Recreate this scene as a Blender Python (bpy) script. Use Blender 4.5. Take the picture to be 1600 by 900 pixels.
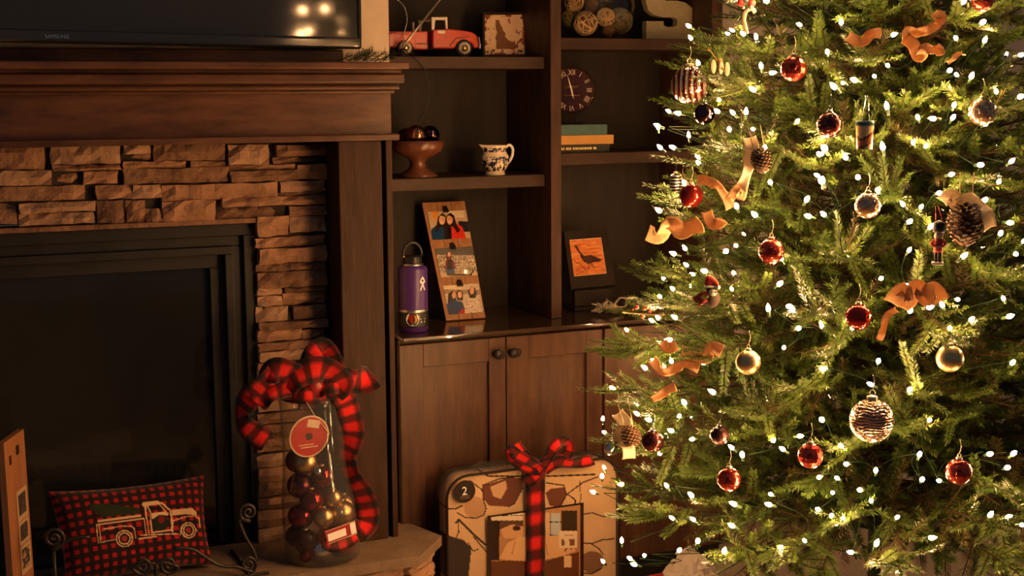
import bpy, bmesh, math, random
import numpy as np
from mathutils import Vector, Matrix

for o in list(bpy.data.objects): bpy.data.objects.remove(o, do_unlink=True)
SC = bpy.context.scene
COL = SC.collection
random.seed(7)
RNG = np.random.default_rng(7)
R = math.radians

# ------------------------------------------------------------------ camera
F = 2200.0                       # focal length in pixels of the 1600 x 900 frame
CAM = np.array([0.0, 0.0, 1.40])
def cam_axes(yaw, pitch, roll):
    f = np.array([math.sin(yaw), math.cos(yaw), 0]); r = np.array([math.cos(yaw), -math.sin(yaw), 0]); u = np.array([0, 0, 1.0])
    f2 = f*math.cos(pitch) - u*math.sin(pitch); u2 = u*math.cos(pitch) + f*math.sin(pitch)
    return r*math.cos(roll) + u2*math.sin(roll), u2*math.cos(roll) - r*math.sin(roll), f2
CR, CU, CF = cam_axes(R(24.2), R(7.8), R(-0.4))
cd = bpy.data.cameras.new('camera'); cam = bpy.data.objects.new('camera', cd); COL.objects.link(cam)
cd.sensor_width = 36; cd.lens = F/1600*36; cd.clip_start = 0.05
cam.matrix_world = Matrix(((CR[0], CU[0], -CF[0], CAM[0]), (CR[1], CU[1], -CF[1], CAM[1]), (CR[2], CU[2], -CF[2], CAM[2]), (0, 0, 0, 1)))
SC.camera = cam
# ------------------------------------------------------------------ light and exposure
BULB = 640.0                     # strength of the tree's mini bulbs
w = bpy.data.worlds.new('world'); SC.world = w; w.use_nodes = True
w.node_tree.nodes['Background'].inputs[0].default_value = (0.78, 0.88, 1.0, 1)   # faint cool ambient fill, added to lift the dark areas
w.node_tree.nodes['Background'].inputs[1].default_value = 0.075
SC.view_settings.view_transform = 'Standard'; SC.view_settings.look = 'None'
SC.view_settings.gamma = 1; SC.view_settings.use_curve_mapping = False
SC.view_settings.exposure = 0.0
SC.cycles.sample_clamp_indirect = 4.0
SC.cycles.max_bounces = 6; SC.cycles.transparent_max_bounces = 16
SC.cycles.caustics_reflective = False; SC.cycles.caustics_refractive = False

# ------------------------------------------------------------------ measuring helpers (photograph pixel -> point at a real depth)
def ray(x, y): return CR*((x-800)/F) - CU*((y-450)/F) + CF
def PY(x, y, Y):
    r = ray(x, y); return Vector(CAM + r*(Y/r[1]))
def PZ(x, y, Z):
    r = ray(x, y); return Vector(CAM + r*((Z-CAM[2])/r[2]))
def proj(p):
    q = np.array(p) - CAM; d = q@CF
    return q@CR/d*F+800, -(q@CU)/d*F+450, d

# ------------------------------------------------------------------ materials
def lin(c):
    return tuple(((x/255)/12.92 if x/255 <= .04045 else ((x/255+.055)/1.055)**2.4) for x in c)
MATS = {}
def mat(name, col, rough=.5, metal=0, spec=.5, trans=0, emit=None, estr=0, alpha=1, coat=0, var=0, vscale=8, stretch=(1,1,1), bump=0, bscale=60, col2=None, sheen=0):
    m = bpy.data.materials.new(name); m.use_nodes = True; nt = m.node_tree; b = nt.nodes['Principled BSDF']
    b.inputs['Base Color'].default_value = (*col, 1); b.inputs['Roughness'].default_value = rough
    b.inputs['Metallic'].default_value = metal; b.inputs['Specular IOR Level'].default_value = spec
    b.inputs['Transmission Weight'].default_value = trans; b.inputs['Alpha'].default_value = alpha
    b.inputs['Coat Weight'].default_value = coat; b.inputs['Sheen Weight'].default_value = sheen
    if emit: b.inputs['Emission Color'].default_value = (*emit, 1); b.inputs['Emission Strength'].default_value = estr
    if var or col2 or bump:
        tc = nt.nodes.new('ShaderNodeTexCoord'); mp = nt.nodes.new('ShaderNodeMapping'); mp.inputs['Scale'].default_value = stretch
        nt.links.new(tc.outputs['Object'], mp.inputs[0])
    if var or col2:
        n = nt.nodes.new('ShaderNodeTexNoise'); n.inputs['Scale'].default_value = vscale; n.inputs['Detail'].default_value = 6; n.inputs['Roughness'].default_value = .65
        nt.links.new(mp.outputs[0], n.inputs['Vector'])
        cr = nt.nodes.new('ShaderNodeValToRGB'); cr.color_ramp.elements[0].position = .32; cr.color_ramp.elements[1].position = .68
        c2 = col2 if col2 else tuple(min(1, x*(1+var)) for x in col)
        c1 = col if col2 else tuple(x*(1-var) for x in col)
        cr.color_ramp.elements[0].color = (*c1, 1); cr.color_ramp.elements[1].color = (*c2, 1)
        nt.links.new(n.outputs['Fac'], cr.inputs[0]); nt.links.new(cr.outputs[0], b.inputs['Base Color'])
    if bump:
        n2 = nt.nodes.new('ShaderNodeTexNoise'); n2.inputs['Scale'].default_value = bscale; n2.inputs['Detail'].default_value = 5
        nt.links.new(mp.outputs[0], n2.inputs['Vector'])
        bp = nt.nodes.new('ShaderNodeBump'); bp.inputs['Strength'].default_value = bump; bp.inputs['Distance'].default_value = .01
        nt.links.new(n2.outputs['Fac'], bp.inputs['Height']); nt.links.new(bp.outputs[0], b.inputs['Normal'])
    MATS[name] = m; return m
def colmat(name, rough=.6, spec=.4, sheen=0, coat=0, metal=0, translucent=0):
    m = mat(name, (1, 1, 1), rough, metal, spec, coat=coat, sheen=sheen); nt = m.node_tree
    a = nt.nodes.new('ShaderNodeAttribute'); a.attribute_name = 'Col'; nt.links.new(a.outputs['Color'], nt.nodes['Principled BSDF'].inputs['Base Color'])
    return m
def clearmat(name, tint=(1, 1, 1), ior=1.45, rough=.03, haze=0):
    """thin clear pane: mostly transparent, mirror-like by Fresnel"""
    m = bpy.data.materials.new(name); m.use_nodes = True; nt = m.node_tree; nt.nodes.clear()
    out = nt.nodes.new('ShaderNodeOutputMaterial'); tr = nt.nodes.new('ShaderNodeBsdfTransparent'); gl = nt.nodes.new('ShaderNodeBsdfGlossy')
    fr = nt.nodes.new('ShaderNodeFresnel'); mx = nt.nodes.new('ShaderNodeMixShader')
    tr.inputs[0].default_value = (*tint, 1); gl.inputs['Roughness'].default_value = rough; 
    gm = nt.nodes.new('ShaderNodeNewGeometry'); mi_ = nt.nodes.new('ShaderNodeMix'); mi_.inputs['A'].default_value = ior; mi_.inputs['B'].default_value = 1/ior
    nt.links.new(gm.outputs['Backfacing'], mi_.inputs['Factor']); nt.links.new(mi_.outputs['Result'], fr.inputs[0])   # same reflectance on both sides of the pane
    nt.links.new(fr.outputs[0], mx.inputs[0]); nt.links.new(tr.outputs[0], mx.inputs[1]); nt.links.new(gl.outputs[0], mx.inputs[2])
    last = mx
    if haze:
        df = nt.nodes.new('ShaderNodeBsdfDiffuse'); df.inputs[0].default_value = (.8, .8, .8, 1); m2 = nt.nodes.new('ShaderNodeMixShader'); m2.inputs[0].default_value = haze
        nt.links.new(mx.outputs[0], m2.inputs[1]); nt.links.new(df.outputs[0], m2.inputs[2]); last = m2
    nt.links.new(last.outputs[0], out.inputs[0]); MATS[name] = m; return m
def leafmat(name, c1, c2, rough=.42, tr=.3):
    """needles: per-branch colour variation, some light passing through"""
    m = bpy.data.materials.new(name); m.use_nodes = True; nt = m.node_tree; b = nt.nodes['Principled BSDF']
    oi = nt.nodes.new('ShaderNodeObjectInfo'); tc = nt.nodes.new('ShaderNodeTexCoord'); n = nt.nodes.new('ShaderNodeTexNoise'); n.inputs['Scale'].default_value = 14
    nt.links.new(tc.outputs['Object'], n.inputs['Vector'])
    ad = nt.nodes.new('ShaderNodeMath'); ad.operation = 'ADD'; nt.links.new(oi.outputs['Random'], ad.inputs[0]); nt.links.new(n.outputs['Fac'], ad.inputs[1])
    hf = nt.nodes.new('ShaderNodeMath'); hf.operation = 'MULTIPLY'; hf.inputs[1].default_value = .5; nt.links.new(ad.outputs[0], hf.inputs[0])
    mx = nt.nodes.new('ShaderNodeMix'); mx.data_type = 'RGBA'; mx.inputs['A'].default_value = (*c1, 1); mx.inputs['B'].default_value = (*c2, 1)
    nt.links.new(hf.outputs[0], mx.inputs['Factor']); nt.links.new(mx.outputs['Result'], b.inputs['Base Color'])
    b.inputs['Roughness'].default_value = rough; b.inputs['Specular IOR Level'].default_value = .45
    t = nt.nodes.new('ShaderNodeBsdfTranslucent'); nt.links.new(mx.outputs['Result'], t.inputs[0])
    ms = nt.nodes.new('ShaderNodeMixShader'); ms.inputs[0].default_value = tr
    nt.links.new(b.outputs[0], ms.inputs[1]); nt.links.new(t.outputs[0], ms.inputs[2])
    nt.links.new(ms.outputs[0], nt.nodes['Material Output'].inputs[0]); MATS[name] = m; return m

mat('wood_dark', (.046, .020, .0115), .34, spec=.36, col2=(.150, .064, .034), vscale=5, stretch=(1.2, 6, 6), bump=.08, bscale=14)
mat('wood_upright', (.034, .0165, .0105), .46, spec=.22, col2=(.078, .037, .022), vscale=5, stretch=(6, 6, 1.0), bump=.08, bscale=14)
mat('wood_shelf', (.028, .0145, .0095), .5, spec=.2, col2=(.055, .028, .018), vscale=5, stretch=(1.2, 6, 6), bump=.05, bscale=14)
mat('wood_counter', (.035, .020, .013), .14, col2=(.055, .030, .019), vscale=5, stretch=(1.2, 6, 6), coat=.3)
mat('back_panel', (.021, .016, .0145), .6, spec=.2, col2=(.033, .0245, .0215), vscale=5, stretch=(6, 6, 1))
mat('wood_leg', (.026, .0125, .008), .5, spec=.16, col2=(.056, .026, .016), vscale=5, stretch=(6, 6, 1.0), bump=.08, bscale=14)
mat('wood_door', (.042, .0185, .011), .36, spec=.26, col2=(.100, .045, .025), vscale=4, stretch=(6, 6, 1.0), bump=.08, bscale=14)
mat('stone', (.20, .105, .064), .85, spec=.15, col2=(.42, .235, .14), vscale=9, bump=.9, bscale=38)
mat('stone_b', (.12, .066, .043), .85, spec=.15, col2=(.29, .16, .096), vscale=11, bump=.9, bscale=42)
mat('stone_c', (.25, .15, .10), .88, spec=.15, col2=(.50, .31, .195), vscale=8, bump=.9, bscale=34)
mat('hearth_slab', (.165, .105, .066), .75, col2=(.25, .17, .108), vscale=18, bump=.25, bscale=60)
mat('mortar', (.03, .022, .016), .95, bump=.4, bscale=50)
mat('cream_wall', (.62, .50, .37), .85, var=.04, vscale=30, bump=.05, bscale=160)
mat('beige_wall', (.50, .42, .34), .85, var=.05, vscale=20, bump=.05, bscale=120)
mat('white_trim', (.72, .69, .65), .5)
mat('carpet', (.36, .27, .19), .95, col2=(.52, .41, .29), vscale=120, bump=.6, bscale=260)
mat('iron', (.022, .017, .014), .42, metal=.3, var=.3, vscale=40)
mat('frame_metal', (.018, .017, .017), .5, spec=.3, metal=.1, var=.2, vscale=12)
mat('firebox', (.035, .033, .031), .9, var=.3, vscale=10)
mat('log', (.035, .024, .017), .9, var=.5, vscale=16, bump=.8, bscale=25)
mat('tv_plastic', (.022, .022, .024), .12, coat=.4)
mat('tv_screen', (.020, .021, .024), .075, spec=.6)
mat('silver', (.72, .70, .67), .22, metal=1)
mat('steel', (.60, .58, .55), .28, metal=1)
mat('tan_metal', (.70, .58, .42), .35, metal=.7)
mat('brass', (.55, .38, .16), .3, metal=1)
mat('black', (.010, .010, .010), .4)
mat('rubber', (.012, .011, .010), .7)
mat('toy_red', (.50, .045, .018), .28, coat=.4, var=.25, vscale=14)
mat('toy_white', (.66, .58, .46), .4, var=.1, vscale=30)
mat('toy_inside', (.03, .02, .015), .7)
mat('purple', (.075, .028, .20), .32, var=.08, vscale=200, bump=.05, bscale=900)
mat('white_print', (.85, .82, .78), .5)
mat('plank_wood', (.28, .125, .05), .6, col2=(.42, .20, .085), vscale=9, stretch=(8, 8, 1), bump=.15, bscale=40)
mat('plank_rust', (.26, .10, .04), .6, col2=(.36, .15, .06), vscale=6, stretch=(6, 6, 1), bump=.1, bscale=40)
mat('frame_dark', (.022, .015, .011), .6, spec=.2, var=.3, vscale=12)
mat('bowl_wood', (.10, .034, .018), .25, col2=(.17, .060, .028), vscale=8, coat=.4)
mat('copper', (.60, .24, .11), .14, metal=1)
mat('twine', (.42, .27, .13), .8, col2=(.60, .42, .22), vscale=60)
mat('twine_dark', (.16, .085, .04), .8, col2=(.30, .17, .08), vscale=60)
mat('twine_green', (.19, .17, .09), .8, col2=(.32, .27, .15), vscale=60)
mat('letter', (.28, .24, .14), .7, var=.12, vscale=30, bump=.2, bscale=90)
mat('book_teal', (.050, .115, .115), .7, var=.15, vscale=40)
mat('book_yellow', (.52, .27, .06), .6, var=.08, vscale=40)
mat('book_dark', (.016, .022, .020), .6)
mat('paper', (.62, .54, .42), .85)
mat('gold_foil', (.66, .48, .18), .35, metal=.6)
mat('clock_face', (.035, .012, .022), .5, spec=.2, var=.25, vscale=18)
mat('china', (.80, .76, .68), .2, coat=.3)
mat('grey_fibre', (.30, .25, .20), .9, col2=(.48, .40, .31), vscale=80)
mat('raffia', (.62, .50, .36), .7, var=.15, vscale=60)
mat('tag_red', (.30, .018, .018), .35, var=.06, vscale=20)
mat('tissue', (.80, .74, .66), .8, var=.04, vscale=20)
mat('gift_red', (.38, .03, .025), .5)
mat('burlap', (.66, .40, .21), .85, col2=(.80, .54, .30), vscale=160, bump=.5, bscale=500)
mat('cream_ribbon', (.78, .66, .48), .7, var=.06, vscale=80, bump=.2, bscale=400)
mat('bark', (.022, .014, .008), .9, spec=.1, var=.4, vscale=30)
mat('pole_green', (.02, .045, .02), .6)
mat('cord_green', (.006, .016, .006), .8, spec=.1)
mat('socket', (.015, .045, .018), .5)
mat('orn_red_shiny', (.42, .03, .025), .12, metal=.85)
mat('orn_burgundy', (.22, .018, .020), .10, metal=.9)
mat('orn_gold', (.62, .44, .23), .33, metal=1, bump=.03, bscale=300)
mat('orn_silver', (.62, .62, .66), .10, metal=1)
mat('orn_dark', (.055, .018, .020), .25, metal=.6, bump=.3, bscale=120)
mat('orn_dark_shiny', (.10, .05, .07), .08, metal=1)
mat('cone_brown', (.055, .026, .014), .7, spec=.2, col2=(.11, .055, .028), vscale=60)
mat('cone_tip', (.20, .115, .06), .7)
mat('skin_tan', (.62, .42, .28), .6)
mat('fur_dark', (.055, .035, .025), .9)
mat('fur_white', (.68, .62, .54), .9)
mat('cloth_red', (.48, .030, .022), .7)
mat('berry', (.30, .035, .02), .3)
mat('twig_gold', (.50, .28, .10), .5)
mat('teal_glass', (.05, .16, .16), .2, coat=.3)
mat('hat_black', (.012, .012, .012), .6)
mat('glass_night', (.012, .014, .018), .05, spec=.6)
colmat('print', .45, .4)
colmat('print_gloss', .22, .5, coat=.3)
colmat('fabric_print', .85, .2, sheen=.2)
colmat('plaid', .8, .2, sheen=.2)
colmat('china_print', .18, .5, coat=.3)
clearmat('clear_glass', (.93, .92, .90))
clearmat('fire_glass', (.70, .69, .68), 1.35, .05, .012)
clearmat('clear_plastic', (.95, .94, .92), 1.38, .06, .02)
leafmat('needle_green', (.016, .042, .007), (.042, .072, .011), .42, .2)
leafmat('needle_tip', (.042, .090, .015), (.085, .128, .022), .42, .22)
leafmat('needle_olive', (.032, .034, .007), (.062, .052, .011), .35, .2)
def glitter(name, c1, c2, scale):
    m = mat(name, c1, .2, metal=.9); nt = m.node_tree; b = nt.nodes['Principled BSDF']
    tc = nt.nodes.new('ShaderNodeTexCoord'); v = nt.nodes.new('ShaderNodeTexVoronoi'); v.inputs['Scale'].default_value = scale
    nt.links.new(tc.outputs['Object'], v.inputs['Vector'])
    mx = nt.nodes.new('ShaderNodeMix'); mx.data_type = 'RGBA'; mx.inputs['A'].default_value = (*c1, 1); mx.inputs['B'].default_value = (*c2, 1)
    sp = nt.nodes.new('ShaderNodeSeparateColor'); nt.links.new(v.outputs['Color'], sp.inputs[0])
    nt.links.new(sp.outputs[0], mx.inputs['Factor']); nt.links.new(mx.outputs['Result'], b.inputs['Base Color'])
    bp = nt.nodes.new('ShaderNodeBump'); bp.inputs['Strength'].default_value = .9; bp.inputs['Distance'].default_value = .006
    nt.links.new(sp.outputs[1], bp.inputs['Height']); nt.links.new(bp.outputs[0], b.inputs['Normal'])
for _n, _t in (('burlap', .45), ('cream_ribbon', .45), ('raffia', .2), ('tissue', .35)):      # thin cloth lets light through
    _nt = MATS[_n].node_tree; _p = _nt.nodes['Principled BSDF']; _tr = _nt.nodes.new('ShaderNodeBsdfTranslucent'); _ms = _nt.nodes.new('ShaderNodeMixShader'); _ms.inputs[0].default_value = _t
    _l = _p.inputs['Base Color'].links[0].from_socket; _nt.links.new(_l, _tr.inputs[0]); _nt.links.new(_p.outputs[0], _ms.inputs[1]); _nt.links.new(_tr.outputs[0], _ms.inputs[2]); _nt.links.new(_ms.outputs[0], _nt.nodes['Material Output'].inputs[0])
glitter('glit_red', (.30, .018, .015), (.70, .09, .06), 130)
glitter('glit_copper', (.48, .26, .15), (.85, .58, .40), 170)
glitter('glit_dark', (.05, .015, .016), (.20, .05, .05), 120)
def bandmat(name, c1, c2, scale, axis='X', rough=.12, distort=0):
    m = mat(name, c1, rough, metal=.9); nt = m.node_tree; b = nt.nodes['Principled BSDF']
    tc = nt.nodes.new('ShaderNodeTexCoord'); wv = nt.nodes.new('ShaderNodeTexWave'); wv.bands_direction = axis; wv.inputs['Scale'].default_value = scale; wv.inputs['Distortion'].default_value = distort
    nt.links.new(tc.outputs['Object'], wv.inputs['Vector'])
    cr = nt.nodes.new('ShaderNodeValToRGB'); cr.color_ramp.elements[0].color = (*c1, 1); cr.color_ramp.elements[1].color = (*c2, 1)
    cr.color_ramp.elements[0].position = .42; cr.color_ramp.elements[1].position = .58
    nt.links.new(wv.outputs['Fac'], cr.inputs[0]); nt.links.new(cr.outputs[0], b.inputs['Base Color'])
    bp = nt.nodes.new('ShaderNodeBump'); bp.inputs['Strength'].default_value = .5; bp.inputs['Distance'].default_value = .004
    nt.links.new(wv.outputs['Fac'], bp.inputs['Height']); nt.links.new(bp.outputs[0], b.inputs['Normal'])
bandmat('orn_striped', (.75, .62, .46), (.20, .025, .025), 26, 'X')
bandmat('orn_mercury', (.20, .10, .075), (.50, .32, .23), 60, 'Z', .2, 7)
bandmat('orn_bw', (.015, .015, .02), (.7, .66, .6), 45, 'Z', .3)
mb_ = bpy.data.materials.new('bulb_glow'); mb_.use_nodes = True; MATS['bulb_glow'] = mb_
_b = mb_.node_tree.nodes['Principled BSDF']; _b.inputs['Base Color'].default_value = (1, .8, .5, 1)
_b.inputs['Emission Color'].default_value = (1.0, .50, .19, 1); _b.inputs['Emission Strength'].default_value = BULB
ml_ = bpy.data.materials.new('lamp_glow'); ml_.use_nodes = True; MATS['lamp_glow'] = ml_
_b = ml_.node_tree.nodes['Principled BSDF']; _b.inputs['Emission Color'].default_value = (1.0, .62, .27, 1); _b.inputs['Emission Strength'].default_value = 26

# ------------------------------------------------------------------ mesh helpers
class MB:
    def __init__(s): s.v = []; s.f = []; s.mi = []; s.c = None
    def add(s, vs, fs, m=0):
        n = len(s.v); s.v += [tuple(p) for p in vs]; s.f += [tuple(i+n for i in f) for f in fs]; s.mi += [m]*len(fs); return s
    def box(s, lo, hi, m=0, bev=0, rot=None):
        x0, y0, z0 = lo; x1, y1, z1 = hi
        if bev:
            bm = bmesh.new(); bmesh.ops.create_cube(bm, size=1)
            for v in bm.verts: v.co = Vector(((x0+x1)/2+v.co.x*(x1-x0), (y0+y1)/2+v.co.y*(y1-y0), (z0+z1)/2+v.co.z*(z1-z0)))
            bmesh.ops.bevel(bm, geom=list(bm.edges), offset=bev, segments=2, affect='EDGES', profile=.5)
            bm.verts.ensure_lookup_table(); vs = [v.co.copy() for v in bm.verts]; fs = [[v.index for v in f.verts] for f in bm.faces]; bm.free()
        else:
            vs = [Vector(p) for p in ((x0,y0,z0),(x1,y0,z0),(x1,y1,z0),(x0,y1,z0),(x0,y0,z1),(x1,y0,z1),(x1,y1,z1),(x0,y1,z1))]
            fs = [(0,3,2,1),(4,5,6,7),(0,1,5,4),(1,2,6,5),(2,3,7,6),(3,0,4,7)]
        if rot is not None:
            c = Vector(((x0+x1)/2, (y0+y1)/2, (z0+z1)/2)); vs = [c + rot @ (v-c) for v in vs]
        return s.add(vs, fs, m)
    def prism(s, poly, y0, y1, m=0):
        """polygon in X-Z, extruded along Y (holds for concave outlines: caps are ngons)"""
        n = len(poly); a = sum(poly[i][0]*poly[(i+1)%n][1]-poly[(i+1)%n][0]*poly[i][1] for i in range(n))
        if a < 0: poly = poly[::-1]
        vs = [(p[0], y0, p[1]) for p in poly] + [(p[0], y1, p[1]) for p in poly]
        fs = [tuple(range(n)), tuple(range(2*n-1, n-1, -1))] + [(i, i+n, (i+1)%n+n, (i+1)%n) for i in range(n)]
        return s.add(vs, fs, m)
    def slab(s, poly, z0, z1, m=0):
        n = len(poly); a = sum(poly[i][0]*poly[(i+1)%n][1]-poly[(i+1)%n][0]*poly[i][1] for i in range(n))
        if a < 0: poly = poly[::-1]
        vs = [(p[0], p[1], z0) for p in poly] + [(p[0], p[1], z1) for p in poly]
        fs = [tuple(range(n-1, -1, -1)), tuple(range(n, 2*n))] + [(i, (i+1)%n, (i+1)%n+n, i+n) for i in range(n)]
        return s.add(vs, fs, m)
    def tube(s, pts, r, seg=8, m=0, closed=False, cap=True):
        pts = [Vector(p) for p in pts]; n = len(pts); rr = r if hasattr(r, '__len__') else [r]*n
        vs = []; prev = None
        for i, p in enumerate(pts):
            t = (pts[(i+1)%n] - pts[i-1]) if closed else (pts[min(i+1, n-1)] - pts[max(i-1, 0)])
            t = t.normalized() if t.length > 1e-9 else Vector((0, 0, 1))
            if prev is None: a = t.cross(Vector((0, 0, 1)) if abs(t.z) < .9 else Vector((1, 0, 0))).normalized()
            else:
                a = prev - t*prev.dot(t); a = a.normalized() if a.length > 1e-9 else t.orthogonal().normalized()
            prev = a; b = t.cross(a)
            vs += [p + (a*math.cos(2*math.pi*k/seg) + b*math.sin(2*math.pi*k/seg))*rr[i] for k in range(seg)]
        fs = []
        for i in range(n if closed else n-1):
            for k in range(seg):
                j = (i+1) % n; fs.append((i*seg+k, i*seg+(k+1)%seg, j*seg+(k+1)%seg, j*seg+k))
        if cap and not closed: fs += [tuple(range(seg-1, -1, -1)), tuple(range((n-1)*seg, n*seg))]
        return s.add(vs, fs, m)
    def lathe(s, prof, seg=32, c=(0,0,0), m=0, axis='Z', squash=1, rz=0, closed=False):
        """prof: (radius, height) or (radius, height, cx, cy)"""
        vs = []; fs = []; n = len(prof)
        for p in prof:
            ox, oy = (p[2], p[3]) if len(p) > 2 else (0, 0)
            for k in range(seg):
                a = 2*math.pi*k/seg; x, y, z = p[0]*math.cos(a)+ox, p[0]*math.sin(a)*squash+oy, p[1]
                if axis == 'Y': x, y, z = x, z, y
                if axis == 'X': x, y, z = z, x, y
                vs.append((c[0]+x, c[1]+y, c[2]+z))
        for i in range(n if closed else n-1):
            j = (i+1) % n
            for k in range(seg): fs.append((i*seg+k, i*seg+(k+1)%seg, j*seg+(k+1)%seg, j*seg+k))
        if not closed:
            if prof[0][0] > 1e-6: fs.append(tuple(range(seg-1, -1, -1)))
            if prof[-1][0] > 1e-6: fs.append(tuple(range((n-1)*seg, n*seg)))
        return s.add(vs, fs, m)
    def ball(s, c, r, seg=24, rings=14, m=0, sx=1, sy=1, sz=1):
        pr = [(max(1e-5, r*math.sin(math.pi*i/rings)), -r*math.cos(math.pi*i/rings)) for i in range(rings+1)]
        vs = []; fs = []
        for rad, h in pr:
            for k in range(seg):
                a = 2*math.pi*k/seg; vs.append((c[0]+rad*math.cos(a)*sx, c[1]+rad*math.sin(a)*sy, c[2]+h*sz))
        for i in range(rings):
            for k in range(seg): fs.append((i*seg+k, i*seg+(k+1)%seg, (i+1)*seg+(k+1)%seg, (i+1)*seg+k))
        return s.add(vs, fs, m)
    def mesh(s, name, mats, smooth=False, origin=(0,0,0)):
        me = bpy.data.meshes.new(name); o = Vector(origin)
        me.from_pydata([tuple(Vector(v)-o) for v in s.v], [], s.f)
        for m in (mats if isinstance(mats, (list, tuple)) else [mats]): me.materials.append(MATS[m])
        me.polygons.foreach_set('material_index', s.mi)
        if smooth: me.polygons.foreach_set('use_smooth', [True]*len(s.f))
        if s.c is not None: setcol(me, s.c)
        me.update(); return me
    def build(s, name, mats, parent=None, smooth=False, world=False, origin=None):
        """world=True: vertices are in world space; they are moved into the parent's (unrotated) space"""
        org = origin if origin is not None else ((0,0,0))
        if world and parent is not None: org = wloc(parent)
        o = bpy.data.objects.new(name, s.mesh(name, mats, smooth, org)); COL.objects.link(o)
        if parent is not None: o.parent = parent
        elif origin is not None: o.location = origin
        return o
def wloc(o):
    v = Vector((0,0,0))
    while o is not None: v += o.location; o = o.parent
    return v
def setcol(me, cols):
    a = me.color_attributes.new('Col', 'FLOAT_COLOR', 'POINT'); arr = np.ones((len(me.vertices), 4), np.float32); arr[:, :3] = cols
    a.data.foreach_set('color', arr.ravel())
def tag(o, label, cat, group=None, kind=None):
    o['label'] = label; o['category'] = cat
    if group: o['group'] = group
    if kind: o['kind'] = kind
    return o
def thing(name, label, cat, loc=(0,0,0), rot=(0,0,0), group=None):
    o = bpy.data.objects.new(name, None); COL.objects.link(o); o.location = loc; o.rotation_euler = rot; o.empty_display_size = .05
    return tag(o, label, cat, group)
def struct(name, mb, m, smooth=False):
    o = mb.build(name, m, None, smooth); o['kind'] = 'structure'; return o
def text_mesh(txt, size, extrude=.0006):
    cu = bpy.data.curves.new('txt', 'FONT'); cu.body = txt; cu.size = size; cu.extrude = extrude; cu.align_x = 'CENTER'; cu.align_y = 'CENTER'; cu.resolution_u = 3
    t = bpy.data.objects.new('txt', cu); COL.objects.link(t); dg = bpy.context.evaluated_depsgraph_get()
    me = bpy.data.meshes.new_from_object(t.evaluated_get(dg)); bpy.data.objects.remove(t); return me
def lettering(name, txt, size, m, parent, loc, rot=(math.pi/2,0,0), sx=1, extrude=.0006):
    me = text_mesh(txt, size, extrude); me.materials.clear(); me.materials.append(MATS[m])
    o = bpy.data.objects.new(name, me); COL.objects.link(o); o.parent = parent; o.location = loc; o.rotation_euler = rot; o.scale = (sx, 1, 1); return o
def spline(pts, n=8):
    """Catmull-Rom through the points"""
    P = [np.array(p, float) for p in pts]; out = []
    for i in range(len(P)-1):
        p0 = P[max(i-1, 0)]; p1 = P[i]; p2 = P[i+1]; p3 = P[min(i+2, len(P)-1)]
        for k in range(n):
            t = k/n; out.append(.5*((2*p1)+(-p0+p2)*t+(2*p0-5*p1+4*p2-p3)*t*t+(-p0+3*p1-3*p2+p3)*t**3))
    out.append(P[-1]); return out
def vnoise(x, y, s=0):
    """smooth value noise on arrays, 0..1"""
    xi = np.floor(x).astype(int); yi = np.floor(y).astype(int); xf = x-xi; yf = y-yi
    def h(a, b): return np.modf(np.abs(np.sin(a*127.1+b*311.7+s*74.7)*43758.5453))[0]
    u = xf*xf*(3-2*xf); v = yf*yf*(3-2*yf)
    return (h(xi,yi)*(1-u)+h(xi+1,yi)*u)*(1-v)+(h(xi,yi+1)*(1-u)+h(xi+1,yi+1)*u)*v
def seg_d(X, Y, pts):
    d = np.full(X.shape, 1e9)
    for (ax, ay), (bx, by) in zip(pts[:-1], pts[1:]):
        L = (bx-ax)**2+(by-ay)**2+1e-9; t = np.clip(((X-ax)*(bx-ax)+(Y-ay)*(by-ay))/L, 0, 1)
        d = np.minimum(d, np.hypot(X-ax-t*(bx-ax), Y-ay-t*(by-ay)))
    return d
def in_poly(X, Y, P):
    r = np.zeros(X.shape, bool); n = len(P)
    for i in range(n):
        x0, y0 = P[i]; x1, y1 = P[(i+1)%n]
        c = ((y0 > Y) != (y1 > Y)) & (X < (x1-x0)*(Y-y0)/(y1-y0+1e-12)+x0); r ^= c
    return r
class Paint:
    """flat print: paints colours on the points of a grid, in the print's own coordinates"""
    def __init__(s, X, Y, base): s.X = X; s.Y = Y; s.C = np.zeros(X.shape+(3,)); s.C[:] = lin(base)
    def m(s, mask, c): s.C[mask] = lin(c); return s
    def ell(s, x, y, rx, ry, c): return s.m(((s.X-x)/rx)**2+((s.Y-y)/ry)**2 < 1, c)
    def poly(s, P, c): return s.m(in_poly(s.X, s.Y, P), c)
    def line(s, P, w, c): return s.m(seg_d(s.X, s.Y, P) < w/2, c)
    def rect(s, x0, y0, x1, y1, c): return s.m((s.X>=x0)&(s.X<=x1)&(s.Y>=y0)&(s.Y<=y1), c)
    def mottle(s, sc, amt, seed=0):
        n = vnoise(s.X*sc, s.Y*sc, seed)*.6+vnoise(s.X*sc*2.3, s.Y*sc*2.3, seed+3)*.4
        s.C *= (1+amt*(n-.5)*2)[..., None]; return s
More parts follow.
